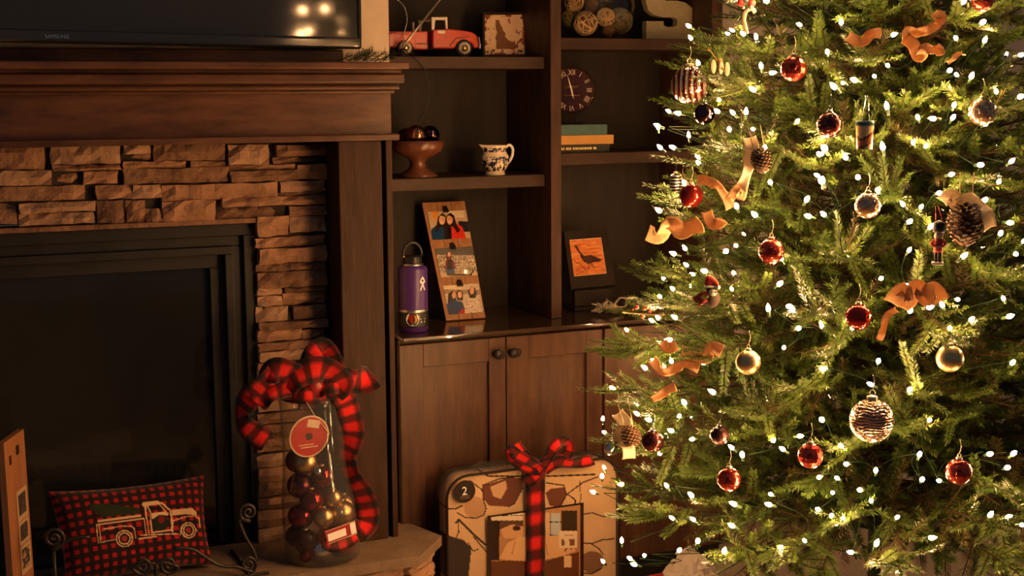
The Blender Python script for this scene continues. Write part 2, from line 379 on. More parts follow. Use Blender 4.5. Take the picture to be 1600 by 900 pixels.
def grid_panel(P, nx, ny, thick, normal, colfn=None, name='panel', m='print', parent=None, world=True, bulge=None):
    """P(u,v) -> point (u right, v down). Front grid + back grid + sides, real thickness along -normal."""
    us = np.linspace(0, 1, nx+1); vs = np.linspace(0, 1, ny+1); mb = MB(); n = Vector(normal).normalized()
    V = [[Vector(P(u, v)) + (n*bulge(u, v) if bulge else Vector((0,0,0))) for u in us] for v in vs]
    front = [p for row in V for p in row]; W = nx+1
    back = [Vector(P(u, v)) - n*thick - (n*bulge(u, v) if bulge else Vector((0,0,0))) for v in vs for u in us]
    N = len(front); fs = []
    for j in range(ny):
        for i in range(nx):
            a = j*W+i; fs.append((a, a+W, a+W+1, a+1)); fs.append((N+a, N+a+1, N+a+W+1, N+a+W))
    rim = [i for i in range(W)] + [j*W+nx for j in range(1, ny+1)] + [ny*W+i for i in range(nx-1, -1, -1)] + [j*W for j in range(ny-1, 0, -1)]
    for a, b in zip(rim, rim[1:]+rim[:1]): fs.append((a, b, N+b, N+a))
    mb.add(front+back, fs)
    if colfn is not None:
        U, VV = np.meshgrid(us, vs); c = colfn(U, VV).reshape(-1, 3); mb.c = np.vstack([c, c])
    return mb.build(name, m, parent, bulge is not None, world)
def bilin(c00, c10, c01, c11):
    c00, c10, c01, c11 = (np.array(c, float) for c in (c00, c10, c01, c11))
    return lambda u, v: (c00*(1-u)+c10*u)*(1-v)+(c01*(1-u)+c11*u)*v
def plaid(s, t, w, c):
    """buffalo check; s along, t across (0..w)"""
    a = np.floor(s/c).astype(int) % 2; b = np.abs(t/w-.5) > .19
    red, mid, blk = np.array(lin((208, 30, 28))), np.array(lin((88, 14, 17))), np.array(lin((22, 14, 15)))
    out = np.zeros(s.shape+(3,)); out[(a == 0) & ~b] = red; out[(a == 1) & ~b] = mid; out[(a == 0) & b] = mid; out[(a == 1) & b] = blk
    return out
def ribbon(name, pts, width, m, parent=None, side=None, wob=0.0, twist=0.0, thick=.0012, plaidc=None, n=7, world=True, nt=6, origin=None, curl=0):
    """cloth ribbon with thickness along a smooth path"""
    C = spline(pts, n); L = len(C); P = [Vector(c) for c in C]; mb = MB(); fr = []; ss = [0]
    view = Vector((-CF[0], -CF[1], -CF[2]))
    for i in range(L):
        t = (P[min(i+1, L-1)]-P[max(i-1, 0)]).normalized()
        if side is None: sd = view.cross(t); sd = sd.normalized() if sd.length > 1e-4 else t.orthogonal().normalized()
        else:
            sd = Vector(side); sd = (sd - t*sd.dot(t)).normalized()
        if twist: sd = Matrix.Rotation(twist*math.sin(i/L*7.0+len(name)), 3, t) @ sd
        nn = t.cross(sd).normalized(); fr.append((sd, nn))
        if i: ss.append(ss[-1]+(P[i]-P[i-1]).length)
    top = []; bot = []; cs = []; ct = []
    for i in range(L):
        sd, nn = fr[i]
        for k in range(nt+1):
            q = (k/nt-.5); off = nn*(wob*math.sin(ss[i]*95+q*3)) + nn*(curl*(q*q*4))
            p = P[i]+sd*(q*width)+off; top.append(p+nn*thick/2); bot.append(p-nn*thick/2); cs.append(ss[i]); ct.append((q+.5)*width)
    W = nt+1; N = len(top); fs = []
    for i in range(L-1):
        for k in range(nt):
            a = i*W+k; fs.append((a, a+1, a+W+1, a+W)); fs.append((N+a, N+a+W, N+a+W+1, N+a+1))
    rim = list(range(W))+[i*W+nt for i in range(1, L)]+[(L-1)*W+k for k in range(nt-1, -1, -1)]+[i*W for i in range(L-2, 0, -1)]
    for a, b in zip(rim, rim[1:]+rim[:1]): fs.append((b, a, N+a, N+b))
    mb.add(top+bot, fs)
    if plaidc: c = plaid(np.array(cs), np.array(ct), width, plaidc); mb.c = np.vstack([c, c])
    return mb.build(name, m, parent, True, world, origin)
def px_poly(pts, Y): return [(PY(x, y, Y).x, PY(x, y, Y).z) for x, y in pts]
# ================================================================== THE SETTING
Y_PIL, Y_STONE, Y_CHIM = 3.30, 3.395, 3.43
Y_DOOR, Y_COUNTER, Y_UP, Y_SHELF, Y_BACK = 3.40, 3.375, 3.49, 3.53, 3.80
Z_H = PY(624, 839, Y_PIL).z                       # hearth top
X_STRIP = PY(612, 210, Y_PIL).x                   # right end of the mantel's legs
X_PL = PY(528, 225, Y_PIL).x
X_CHIM = PY(607.5, 50, Y_CHIM).x
X_OPEN = PY(402, 345, Y_STONE).x; Z_OPEN = PY(390, 345, Y_STONE).z
X_OPL = X_OPEN - 1.02
struct('floor', MB().box((-2.2, -3.4, -.06), (4.6, 4.0, 0)), 'carpet')
struct('wall_back', MB().box((X_CHIM-.02, Y_BACK+.02, 0), (4.6, Y_BACK+.14, 2.75)), 'beige_wall')
struct('wall_chimney', MB().box((X_OPEN+.012, Y_CHIM, 0), (X_CHIM, Y_BACK+.1, 2.75)).box((-1.6, Y_CHIM, 0), (X_OPL-.012, Y_BACK+.1, 2.75)).box((X_OPL-.012, Y_CHIM, Z_OPEN+.01), (X_OPEN+.012, Y_BACK+.1, 2.75)).box((X_OPL-.012, Y_CHIM, 0), (X_OPEN+.012, Y_BACK+.1, Z_H-.03)), 'cream_wall')
# window behind the tree, white casing
wx0, wx1 = PY(1330, 20, Y_BACK).x, PY(1421, 20, Y_BACK).x
win = struct('window_1', MB().box((wx0, Y_BACK-.004, .85), (wx1, Y_BACK+.018, 2.2)), 'glass_night')
for a, b, c, d in ((wx0-.07, wx0, .78, 2.27), (wx1-.05, wx1+.02, .78, 2.27), (wx0-.07, wx1+.02, 2.2, 2.27), (wx0-.10, wx1+.05, .78, .85), (wx0, wx1, 1.52, 1.56)):
    MB().box((a, Y_BACK-.02, c), (b, Y_BACK+.019, d), bev=.004).build('window_casing', 'white_trim', win)
struct('baseboard_back', MB().box((2.75, Y_BACK, 0), (4.6, Y_BACK+.02, .11), bev=.005), 'white_trim')

# ================================================================== MANTEL
man = thing('fireplace_mantel', 'dark stained wooden fireplace mantel with stepped crown moulding and flat legs', 'mantel', ((X_OPL+X_OPEN)/2, Y_PIL, Z_H))
ML = X_OPL-.45
def mpart(name, mb, m='wood_dark'): return mb.build(name, m, man, False, True)
zs = lambda y, x=600, Y=Y_PIL: PY(x, y, Y).z
Ys = Y_PIL-.115                                    # shelf front
z_top, z_lip = PY(620, 97, Ys).z, PY(620, 108, Ys).z
mpart('mantel_shelf', MB().box((ML-.1, Ys, z_lip), (PY(640, 103, Ys).x, Y_CHIM, z_top), bev=.003))
mpart('back_ledge', MB().box((ML, Y_CHIM-.05, z_top+.0005), (PY(537, 85, Y_CHIM-.05).x, Y_CHIM-.001, PY(500, 77.5, Y_CHIM-.05).z), bev=.004))
def mould(name, ytop, ybot, xr, ydep):
    Yf = Y_PIL-ydep
    mpart(name, MB().box((ML-.06, Yf, PY(600, ybot, Yf).z), (PY(xr, (ytop+ybot)/2, Yf).x, Y_CHIM-.002, PY(600, ytop, Yf).z), bev=.004))
mould('shadow_fillet', 107.5, 116, 628, .075)
mould('crown_band', 115.5, 130, 633, .090)
mould('groove_fillet', 129, 134, 624, .060)
mould('cove_bead', 133, 140, 625, .066)
mould('cove_step', 139.5, 146, 617, .030)
z_fr0, z_fr1 = zs(209.5), zs(145)
mpart('frieze_board', MB().box((ML, Y_PIL, z_fr0-.002), (X_STRIP, Y_CHIM-.003, z_fr1), bev=.002))
Yt = Y_PIL-.028
mpart('trim_strip', MB().box((ML-.02, Yt, PY(600, 219.5, Yt).z), (PY(625, 214, Yt).x, Y_CHIM-.003, PY(600, 209.5, Yt).z), bev=.003))
zt = PY(600, 219.5, Yt).z
xa, xb = PY(599.5, 400, Y_PIL).x, PY(606.5, 400, Y_PIL).x
mpart('pilaster', MB().box((X_PL, Y_PIL, Z_H), (xa, Y_CHIM-.003, zt), bev=.003), 'wood_leg')
mpart('edge_strip', MB().box((xb, Y_PIL+.004, Z_H), (X_STRIP, Y_CHIM-.003, zt), bev=.002), 'wood_leg')
mpart('recess_board', MB().box((xa-.002, Y_PIL+.035, Z_H), (xb+.002, Y_CHIM-.003, zt)), 'wood_leg')
mpart('pilaster', MB().box((X_OPL-.36, Y_PIL, Z_H), (X_OPL-.2, Y_CHIM-.003, zt), bev=.003), 'wood_leg')

# ================================================================== STACKED STONE SURROUND
surr = thing('stone_surround', 'stacked ledgestone veneer facing around the dark fireplace opening', 'stonework', ((X_OPL+X_OPEN)/2, Y_STONE, Z_H))
MB().box((X_OPEN+.012, Y_CHIM-.012, Z_H), (X_PL+.01, Y_CHIM-.0005, zt)).box((X_OPL-.25, Y_CHIM-.012, Z_OPEN+.012), (X_OPEN+.012, Y_CHIM-.0005, zt)).box((X_OPL-.25, Y_CHIM-.012, Z_H), (X_OPL-.012, Y_CHIM-.0005, Z_OPEN+.012)).build('mortar_bed', 'mortar', surr, False, True)
def stone(x0, x1, z0, z1, prot, parent, rs, Yb=Y_CHIM-.003, end=None):
    """rough-faced ledgestone: chipped front grid over a squared back"""
    nx = max(3, min(9, int((x1-x0)/.022))); nz = max(2, min(4, int((z1-z0)/.016)))
    mb = MB(); V = []; Yf = Yb-prot
    lean = rs.uniform(-.004, .004); side = rs.uniform(-.006, .006)
    for j in range(nz+1):
        for i in range(nx+1):
            u, v = i/nx, j/nz; edge = (i in (0, nx)) or (j in (0, nz))
            y = Yf + rs.uniform(-.0045, .0045) + lean*(v-.5)*2 + side*(u-.5)*2 + (.005 if edge else 0) + (rs.uniform(0, .005) if edge else 0)
            V.append((x0+(x1-x0)*u+(rs.uniform(-.002, .002) if i in (0, nx) else 0), y, z0+(z1-z0)*v+(rs.uniform(-.0016, .0016) if j in (0, nz) else 0)))
    W = nx+1; n = len(V); fs = [(j*W+i, j*W+i+1, (j+1)*W+i+1, (j+1)*W+i) for j in range(nz) for i in range(nx)]
    rim = list(range(W))+[j*W+nx for j in range(1, nz+1)]+[nz*W+i for i in range(nx-1, -1, -1)]+[j*W for j in range(nz-1, 0, -1)]
    V += [(V[i][0], Yb, V[i][2]) for i in rim]; m = len(rim)
    fs += [(rim[(k+1)%m], rim[k], n+k, n+(k+1)%m) for k in range(m)]
    mb.add(V, fs); return mb.build('stone', rs.choice(['stone', 'stone', 'stone_b', 'stone_c']), parent, False, True)
S3 = [(-120,100,280,262,1),(320,115,755,228,1),(775,95,955,165,1.1),(755,168,955,208,.5),(965,95,1415,205,1),(1435,105,1690,230,1),(330,232,755,268,1.2),(775,210,1170,250,.9),(1200,210,1420,247,.8),
 (775,252,1430,345,1.1),(-120,268,325,360,1),(332,272,510,355,.5),(525,272,745,352,.9),(-120,368,535,457,.8),(605,358,830,444,1.1),(832,358,1012,440,1.2),(1015,350,1740,448,1.1),(120,465,600,528,1.1),(-120,466,110,606,.5),(118,535,592,606,.8),
 (612,455,775,598,1.1),(795,455,915,590,.7),(920,508,1018,588,.9),(1020,455,1347,584,1.2),(1360,492,1772,566,.5),(1440,235,1690,265,.5)]
S4 = [(315,62,497,105,1.2),(305,108,497,131,.6),(140,138,388,156,.6),(142,159,392,198,1.2),(396,134,500,191,1.1),(330,196,497,237,1),(325,239,497,251,.7),(112,254,500,287,1.3),(365,290,500,325,1.1),(243,329,360,401,1.1),
 (365,328,500,386,1),(240,404,500,441,.8),(250,444,500,499,1.2),(243,502,500,529,.9),(247,532,500,590,1.1),(247,593,337,621,.8),(350,590,500,608,1.1),(247,625,338,661,1),(342,612,500,655,.7),(245,664,360,720,.9),(380,658,500,710,.9),(252,716,500,744,1.2),
 (248,747,412,791,.9),(412,747,500,784,.8),(250,793,500,819,1.1),(252,822,500,862,1),(248,866,500,903,.9),(248,906,375,950,1),(380,906,500,945,.8),(250,953,500,985,1.1),(250,989,400,1050,.9),(404,989,500,1040,1.1),(250,1054,500,1090,1),(250,1094,500,1150,1.1),(250,1154,380,1200,.9),(384,1154,500,1200,1.1),(250,1204,500,1250,.8),(250,1254,500,1300,1.1),(250,1304,420,1360,1),(424,1304,500,1360,.8),(250,1364,500,1405,1.1),(250,1409,500,1470,1),(250,1474,500,1530,1)]
rs = random.Random(3)
for lst, ox, oy, sc in ((S3, 0, 200, 4.0), (S4, 300, 200, 758/320)):
    for x0, y0, x1, y1, k in lst:
        a, b, c, d = ox+x0/sc, ox+x1/sc, oy+y0/sc, oy+y1/sc; xm, ym = (a+b)/2, (c+d)/2
        X0, X1 = PY(a, ym, Y_STONE).x, PY(b, ym, Y_STONE).x; Z0, Z1 = PY(xm, d, Y_STONE).z, PY(xm, c, Y_STONE).z
        if Z1 < Z_H+.01: continue
        stone(X0, min(X1, X_PL+.004), max(Z0, Z_H+.001), Z1, .030*k+rs.uniform(-.003, .003), surr, rs)
# the facing goes on to the left, beyond the frame
xe = PY(-32, 280, Y_STONE).x; z = Z_H+.002; rows_ = []
while z < zt-.02:
    h = min(rs.choice([.026, .036, .048]), zt-z-.002); rows_.append((z, z+h-.003)); z += h
for z0, z1 in rows_:
    x = X_OPL-.19; lim = xe if z0 > Z_OPEN+.006 else X_OPL-.004
    while x < lim-.02:
        l = min(rs.uniform(.09, .2), lim-x); l = lim-x if lim-x-l < .05 else l
        stone(x, x+l-.004, z0, z1, .030*rs.uniform(.7, 1.2), surr, rs); x += l
# ================================================================== FIREPLACE INSERT
ins = thing('fireplace_insert', 'black metal gas fireplace insert with stepped frame and glass front', 'fireplace', ((X_OPL+X_OPEN)/2, Y_CHIM, Z_H))
def ring(name, x0, x1, z1, t, y0, y1, m='frame_metal', z0=Z_H+.002):
    MB().box((x0, y0, z0), (x0+t, y1, z1-t), bev=.002).box((x1-t, y0, z0), (x1, y1, z1-t), bev=.002).box((x0, y0, z1-t), (x1, y1, z1), bev=.002).build(name, m, ins, False, True)
Yi = Y_CHIM-.010
MB().box((X_OPL-.005, Yi-.022, Z_OPEN-.006), (X_OPEN+.005, Yi+.05, Z_OPEN+.006), bev=.002).build('lintel_trim', 'stone_b', ins, False, True)
ring('outer_frame', X_OPL, X_OPEN, Z_OPEN-.007, .030, Yi, Yi+.05)
ring('middle_frame', X_OPL+.030, X_OPEN-.030, Z_OPEN-.037, .026, Yi+.014, Yi+.06)
ring('inner_frame', X_OPL+.056, X_OPEN-.056, Z_OPEN-.063, .020, Yi+.004, Yi+.06)
ring('door_rim', X_OPL+.076, X_OPEN-.076, Z_OPEN-.083, .034, Yi+.026, Yi+.06)
MB().box((X_OPL+.11, Yi+.040, Z_H+.04), (X_OPEN-.11, Yi+.043, Z_OPEN-.117)).build('glass_pane', 'fire_glass', ins, False, True)
MB().box((X_OPL+.01, Yi+.33, Z_H), (X_OPEN-.01, Yi+.34, Z_OPEN-.02)).box((X_OPL+.01, Yi+.05, Z_H), (X_OPL+.02, Yi+.34, Z_OPEN-.02)).box((X_OPEN-.02, Yi+.05, Z_H), (X_OPEN-.01, Yi+.34, Z_OPEN-.02)).box((X_OPL+.01, Yi+.05, Z_OPEN-.03), (X_OPEN-.01, Yi+.34, Z_OPEN-.02)).box((X_OPL+.01, Yi+.05, Z_H), (X_OPEN-.01, Yi+.34, Z_H+.02)).build('firebox', 'firebox', ins, False, True)
for i, (xa_, za_, xb_, zb_, yy) in enumerate(((X_OPL+.2, .12, X_OPEN-.24, .14, .22), (X_OPL+.3, .18, X_OPEN-.3, .26, .17), (X_OPL+.26, .27, X_OPEN-.36, .19, .14))):
    MB().tube([(xa_+(xb_-xa_)*k/6, Yi+yy+rs.uniform(-.01, .01), Z_H+za_+(zb_-za_)*k/6) for k in range(7)], [.036+rs.uniform(-.006, .006) for _ in range(7)], 10).build('log', 'log', ins, True, True)
# ================================================================== HEARTH
hea = thing('hearth', 'raised hearth with smooth tan stone slab and clipped corner over rough stones', 'hearth', (X_OPEN, Y_PIL-.1, 0))
hc = [PZ(x, y, Z_H) for x, y in ((657, 868), (690, 837), (650, 824))]
YF = hc[0].y; hp = [(-1.3, YF), (hc[0].x, YF), (hc[1].x, hc[1].y), (hc[2].x, Y_DOOR-.012), (hc[2].x-.03, Y_CHIM), (-1.3, Y_CHIM)]
slab = MB().slab(hp, Z_H-.026, Z_H).build('slab', 'hearth_slab', hea, False, True)
core = [(-1.28, YF+.05), (hc[0].x-.03, YF+.05), (hc[1].x-.04, hc[1].y+.005), (hc[1].x-.06, Y_DOOR-.02), (-1.28, Y_CHIM-.02)]
MB().slab(core, 0, Z_H-.027).build('core', 'mortar', hea, False, True)
def hstone(p0, p1, z0, z1, rs):
    """ledgestone on the plan line p0-p1"""
    d = Vector((p1[0]-p0[0], p1[1]-p0[1], 0)); L = d.length; d.normalize(); n = Vector((d.y, -d.x, 0))
    mb = MB(); nx = 5; nz = 3; V = []
    for j in range(nz+1):
        for i in range(nx+1):
            e = (i in (0, nx)) or (j in (0, nz)); o = rs.uniform(.022, .034) - (.007 if e else 0)
            V.append(Vector((p0[0], p0[1], 0))+d*(L*i/nx)+n*o+Vector((0, 0, z0+(z1-z0)*j/nz)))
    W = nx+1; N = len(V); fs = [(j*W+i, j*W+i+1, (j+1)*W+i+1, (j+1)*W+i) for j in range(nz) for i in range(nx)]
    rim = list(range(W))+[j*W+nx for j in range(1, nz+1)]+[nz*W+i for i in range(nx-1, -1, -1)]+[j*W for j in range(nz-1, 0, -1)]
    V += [V[i]-n*.03 for i in rim]; m = len(rim); fs += [(rim[(k+1)%m], rim[k], N+k, N+(k+1)%m) for k in range(m)]
    mb.add(V, fs).build('stone', rs.choice(['stone', 'stone_c', 'stone_c']), hea, False, True)
z = Z_H-.027; rows = []
while z > .03:
    h = rs.choice([.035, .045, .055]); h = min(h, z-.002); rows.append((z-h+.003, z)); z -= h
segs = [(core[0], core[1]), (core[1], core[2]), (core[2], core[3])]
for z0, z1 in rows:
    for a, b in segs:
        a_, b_ = Vector(a), Vector(b); L = (b_-a_).length; t = 0.0 if L < .5 else L-1.0
        while t < L-.01:
            l = min(rs.uniform(.11, .2), L-t)
            if L-t-l < .05: l = L-t
            hstone(a_+(b_-a_)*(t/L), a_+(b_-a_)*((t+l-.004)/L), z0, z1, rs); t += l

# ================================================================== TELEVISION
Ytv = Y_CHIM-.075
tvbr = PY(566.5, 77, Ytv); TW, TH = 1.22, .70
tv = thing('television', 'large black flat television mounted above the mantel', 'television', (tvbr.x, Ytv, tvbr.z), (0, R(.4), R(8.7)))
bz = .020
fr_ = MB().box((-TW, 0, 0), (0, .05, bz+.008), bev=.006).box((-TW, 0, TH-bz), (0, .05, TH), bev=.006).box((-bz*.55, 0, bz), (0, .05, TH-bz), bev=.005).box((-TW, 0, bz), (-TW+bz*.55, .05, TH-bz), bev=.005)
fr_.build('bezel', 'tv_plastic', tv)
MB().box((-TW+.004, .006, .004), (-.004, .012, TH-.004)).build('screen', 'tv_screen', tv)
MB().box((-TW+.01, .0125, .01), (-.01, .055, TH-.01), bev=.01).build('back_shell', 'tv_plastic', tv)
lp = PY(174, 60.5, Ytv-.003); lo = Vector((-.742, -.0008, .0135))
lettering('logo', 'SAMSUNG', .0115, 'silver', tv, lo, sx=1.0, extrude=.0004)
MB().box((-.70, .055, .2), (-.50, .13, .45), bev=.004).build('wall_bracket', 'black', tv)

# ================================================================== BUILT-IN CABINET, COUNTER, BOOKCASE
zc_top = PY(620, 530, Y_COUNTER).z; zc_bot = PY(620, 536.5, Y_COUNTER).z
XL = X_CHIM+.004
xd1a, xd1b = PY(861, 250, Y_UP).x, PY(877.5, 250, Y_UP).x
XR = xd1b + (xd1a-XL) + .035                      # right end of the bookcase
ctr = MB().box((XL, Y_COUNTER, zc_bot), (XR+.01, Y_BACK, zc_top), bev=.003).build('counter_top', 'wood_counter', None)
tag(ctr, 'glossy dark wooden counter running over the base cabinets', 'counter')
xg1 = PY(791, 600, Y_DOOR).x; xg2 = PY(943, 600, Y_DOOR).x
cabs = [(XL, xg1, xg2, 'dark wooden two-door base cabinet with ring pulls beside the hearth'), (xg2+.004, None, XR, 'dark wooden base cabinet partly hidden behind the tree branches')]
Zk, Zd = .09, zc_bot-.012
def door(root, x0, x1, pull):
    st = .066; d = MB().box((x0, Y_DOOR, Zk), (x0+st, Y_DOOR+.02, Zd), bev=.0015).box((x1-st*.74, Y_DOOR, Zk), (x1, Y_DOOR+.02, Zd), bev=.0015).box((x0+st, Y_DOOR, Zd-.062), (x1-st*.74, Y_DOOR+.02, Zd), bev=.0015).box((x0+st, Y_DOOR, Zk), (x1-st*.74, Y_DOOR+.02, Zk+.062), bev=.0015)
    d = d.build('door', 'wood_door', root, False, True)
    MB().box((x0+st-.004, Y_DOOR+.0105, Zk+.06), (x1-st*.74+.004, Y_DOOR+.016, Zd-.06)).build('door_panel', 'wood_door', d, False, True)
    if pull:
        p = PY(pull[0], pull[1], Y_DOOR-.012); k = MB().lathe([(.009, 0), (.009, -.004), (.005, -.006), (.005, -.012), (.011, -.014), (.013, -.019), (.010, -.024), (1e-5, -.026)], 16, (p.x, Y_DOOR, p.z), axis='Y')
        k.build('knob', 'iron', d, True, True)
        MB().tube([(p.x+.012+.0125*math.cos(a), Y_DOOR-.012-.003*math.sin(a), p.z-.002+.0125*math.sin(a)) for a in [2*math.pi*i/20 for i in range(20)]], .0022, 6, closed=True).build('ring_pull', 'iron', d, True, True)
for i, (a, mid, b, lab) in enumerate(cabs):
    c = thing('base_cabinet', lab, 'cabinet', ((a+b)/2, Y_DOOR, 0))
    MB().box((a, Y_DOOR+.021, .08), (b-.002, Y_BACK-.002, zc_bot-.001)).build('body', 'wood_upright', c, False, True)
    MB().box((a, Y_DOOR+.07, 0), (b-.002, Y_DOOR+.09, .08)).build('toe_kick', 'black', c, False, True)
    if i == 0:
        door(c, PY(625, 600, Y_DOOR).x, mid-.0015, (777, 553)); door(c, mid+.0015, b-.004, (801, 551))
        MB().box((a, Y_DOOR+.002, .08), (PY(624.5, 600, Y_DOOR).x, Y_DOOR+.021, zc_bot-.001)).build('stile', 'wood_upright', c, False, True)
    else: door(c, a, b-.004, None)
bk = thing('bookcase', 'dark built-in wooden bookcase with open shelves above the counter', 'bookcase', ((XL+XR)/2, Y_UP, zc_top))
ZT = 2.45
def bpart(n, lo, hi, m='wood_shelf', bev=.002): return MB().box(lo, hi, bev=bev).build(n, m, bk, False, True)
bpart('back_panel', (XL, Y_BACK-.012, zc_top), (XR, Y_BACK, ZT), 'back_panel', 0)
bpart('side_panel', (XL, Y_UP, zc_top+.0003), (XL+.02, Y_BACK-.012, ZT), 'wood_upright')
bpart('divider', (xd1a, Y_UP, zc_top+.0003), (xd1b, Y_BACK-.012, ZT), 'wood_upright')
bpart('side_panel', (XR-.035, Y_UP, zc_top+.0003), (XR, Y_BACK-.012, ZT), 'wood_upright')
bpart('top_panel', (XL, Y_UP, ZT), (XR, Y_BACK, ZT+.03))
ZSH = {}
for k, (x0, x1, yt, yb, xm) in {'LU': (XL+.02, xd1a, 88.3, 107.3, 740), 'LM': (XL+.02, xd1a, 276.3, 295.6, 730), 'RU': (xd1b, XR-.035, 59.8, 77.2, 960), 'RM': (xd1b, XR-.035, 238.5, 256.5, 935)}.items():
    ZSH[k] = PY(xm, yt, Y_SHELF).z; bpart('shelf', (x0, Y_SHELF, PY(xm, yb, Y_SHELF).z), (x1, Y_BACK-.012, ZSH[k]))
for x0, x1, zz in ((XL+.02, xd1a, 2.05), (xd1b, XR-.035, 2.03)): bpart('shelf', (x0, Y_SHELF, zz), (x1, Y_BACK-.012, zz+.03))
# ================================================================== THINGS ON THE MANTEL AND SHELVES
# --- evergreen sprig on the mantel
def needles(mb, P0, P1, L, rows, rng, wid=.0016, flat=.5, mi=0, fwd=.75):
    """thin needles all round the stem P0-P1"""
    P0, P1 = np.array(P0, float), np.array(P1, float); d = P1-P0; ln = np.linalg.norm(d); d /= ln
    a = np.cross(d, [0, 0, 1.]); a = a/np.linalg.norm(a) if np.linalg.norm(a) > 1e-3 else np.array([1., 0, 0]); b = np.cross(a, d)
    n = rows; t = (np.arange(n)+rng.random(n)*.8)/n; ph = np.where(rng.random(n) < .5, 0, math.pi)+rng.normal(0, .75, n)
    Ls = L*(.55+.45*np.sin(np.clip(t*1.1+.25, 0, 1)*math.pi*.93)**.5)*rng.uniform(.85, 1.12, n)
    base = P0+d*(t*ln)[:, None]; out = a*np.cos(ph)[:, None]+b*(np.sin(ph)*flat)[:, None]
    dirn = out+d*(fwd*rng.uniform(.8, 1.3, n))[:, None]; dirn /= np.linalg.norm(dirn, axis=1)[:, None]
    tip = base+dirn*Ls[:, None]; sd = np.cross(dirn, b); sd /= np.linalg.norm(sd, axis=1)[:, None]+1e-9
    mid = base+dirn*(Ls*.45)[:, None]; w2 = wid/2
    V = np.empty((n*4, 3)); V[0::4] = base; V[1::4] = mid-sd*w2; V[2::4] = tip; V[3::4] = mid+sd*w2
    o = len(mb.v); mb.v += [tuple(x) for x in V]; mb.f += [(o+4*i, o+4*i+1, o+4*i+2, o+4*i+3) for i in range(n)]; mb.mi += [mi]*n
gx0, gx1 = PY(532, 90, Ys+.05).x, PY(606, 90, Ys+.05).x
gar = thing('evergreen_sprig', 'small dark evergreen sprig lying on the mantel below the television corner', 'greenery', ((gx0+gx1)/2, Ys+.05, z_top))
rg = np.random.default_rng(5); st = MB(); nd = MB()
for k in range(9):
    xa_ = gx0+(gx1-gx0)*(k/9); p0 = (xa_, Ys+.05+rg.uniform(-.02, .03), z_top+.004); p1 = (xa_+rg.uniform(.02, .04), p0[1]+rg.uniform(-.02, .02), z_top+rg.uniform(.014, .030))
    st.tube([p0, p1], .0012, 5); needles(nd, p0, p1, .024, 80, rg, .0016, 1.0)
st.build('stem', 'bark', gar, False, True); nd.build('needles', 'needle_green', gar, False, True)

# --- antenna on the bookcase shelf
Ya = Y_SHELF+.03; zA = ZSH['LU']; ab = PY(628, 82, Ya)
an = thing('tv_antenna', 'small indoor antenna with slanted metal rod and wire loop before the toy truck', 'antenna', (ab.x, Ya, zA))
an.location.z = zA
MB().lathe([(.016, 0), (.017, .003), (.014, .007), (.006, .012), (.005, .02), (1e-5, .021)], 18).build('base', 'black', an, True)
p0 = PY(628, 74, Ya); p1 = PY(692, -6, Ya); d_ = p1-p0
MB().tube([Vector(p0)+d_*t for t in (0, .5, .501, 1.6)], [.0034, .0034, .0026, .0022], 8).build('rod', 'tan_metal', an, True, True)
MB().tube(spline([PY(x, y, Ya) for x, y in ((629, 74), (632, 50), (636, 30), (630, 8), (612, -5), (585, -12), (560, -5))], 8), .0013, 6).build('wire_loop', 'silver', an, True, True)
MB().tube(spline([PY(x, y, Ya-.004) for x, y in ((631, 76), (638, 83), (645, 84))]+[Vector((PY(646, 86, Y_SHELF-.006).x, Y_SHELF-.006, zA+.002)), PY(652, 94, Y_SHELF-.007), PY(662, 106, Y_SHELF-.006)]+[PY(667, 125, Y_SHELF), PY(670, 145, Y_SHELF+.02), PY(664, 172, Y_SHELF+.03), PY(652, 192, Y_SHELF+.05)], 6), .0016, 6).build('cable', 'black', an, True, True)

# --- red toy pickup
Yk = 3.60; tD = .12
def tp(x, y, Y=Yk): p = PY(x, y, Y); return (p.x, p.z)
zsh = ZSH['LU']; sh_ = PY(700, 85.3, Yk).z-zsh
trk = thing('toy_truck', 'red toy pickup truck with white cab top on the upper shelf', 'toy truck', (PY(680, 80, Yk).x, Yk+tD/2, zsh))
def tk(poly, y0, y1, n, m, par=None, bev=.004):
    mb = MB().prism([(x, z-sh_) for x, z in (tp(*p) for p in poly)], y0, y1); o = mb.build(n, m, par or trk, False, True)
    if bev:
        md = o.modifiers.new('bevel', 'BEVEL'); md.width = bev; md.segments = 2; md.limit_method = 'ANGLE'
    return o
hoodp = [(676, 42.5), (700, 41), (722, 43), (738, 46), (745, 51), (748, 62), (748, 71), (741, 71.5), (738, 64), (730, 61), (721, 61), (714, 65), (711, 72), (676, 72)]
tk(hoodp, Yk, Yk+tD, 'cab_body', 'toy_red')
bedp = [(586, 45), (669, 44.5), (669, 74), (646, 73.5), (643, 65), (636, 60), (627, 59.5), (620, 64), (617, 72), (590, 72)]
bed = tk(bedp, Yk, Yk+tD, 'bed', 'toy_red')
tk([(600, 51), (612, 47.5), (640, 50), (648, 58), (650, 71), (644, 71), (641, 64), (634, 60), (626, 60), (621, 64), (618, 70), (600, 70)], Yk-.006, Yk+.004, 'rear_fender', 'toy_red', bed, .0025)
tk([(652, 63.5), (668, 63.5), (668, 64.8), (652, 64.8)], Yk-.0012, Yk, 'trim_line', 'toy_inside', bed, 0)
tk([(668, 60), (677, 60), (677, 70), (668, 70)], Yk+.02, Yk+tD-.02, 'chassis_link', 'toy_inside')
tk([(620, 68), (740, 68), (740, 73.5), (620, 73.5)], Yk+.025, Yk+tD-.025, 'chassis', 'rubber')
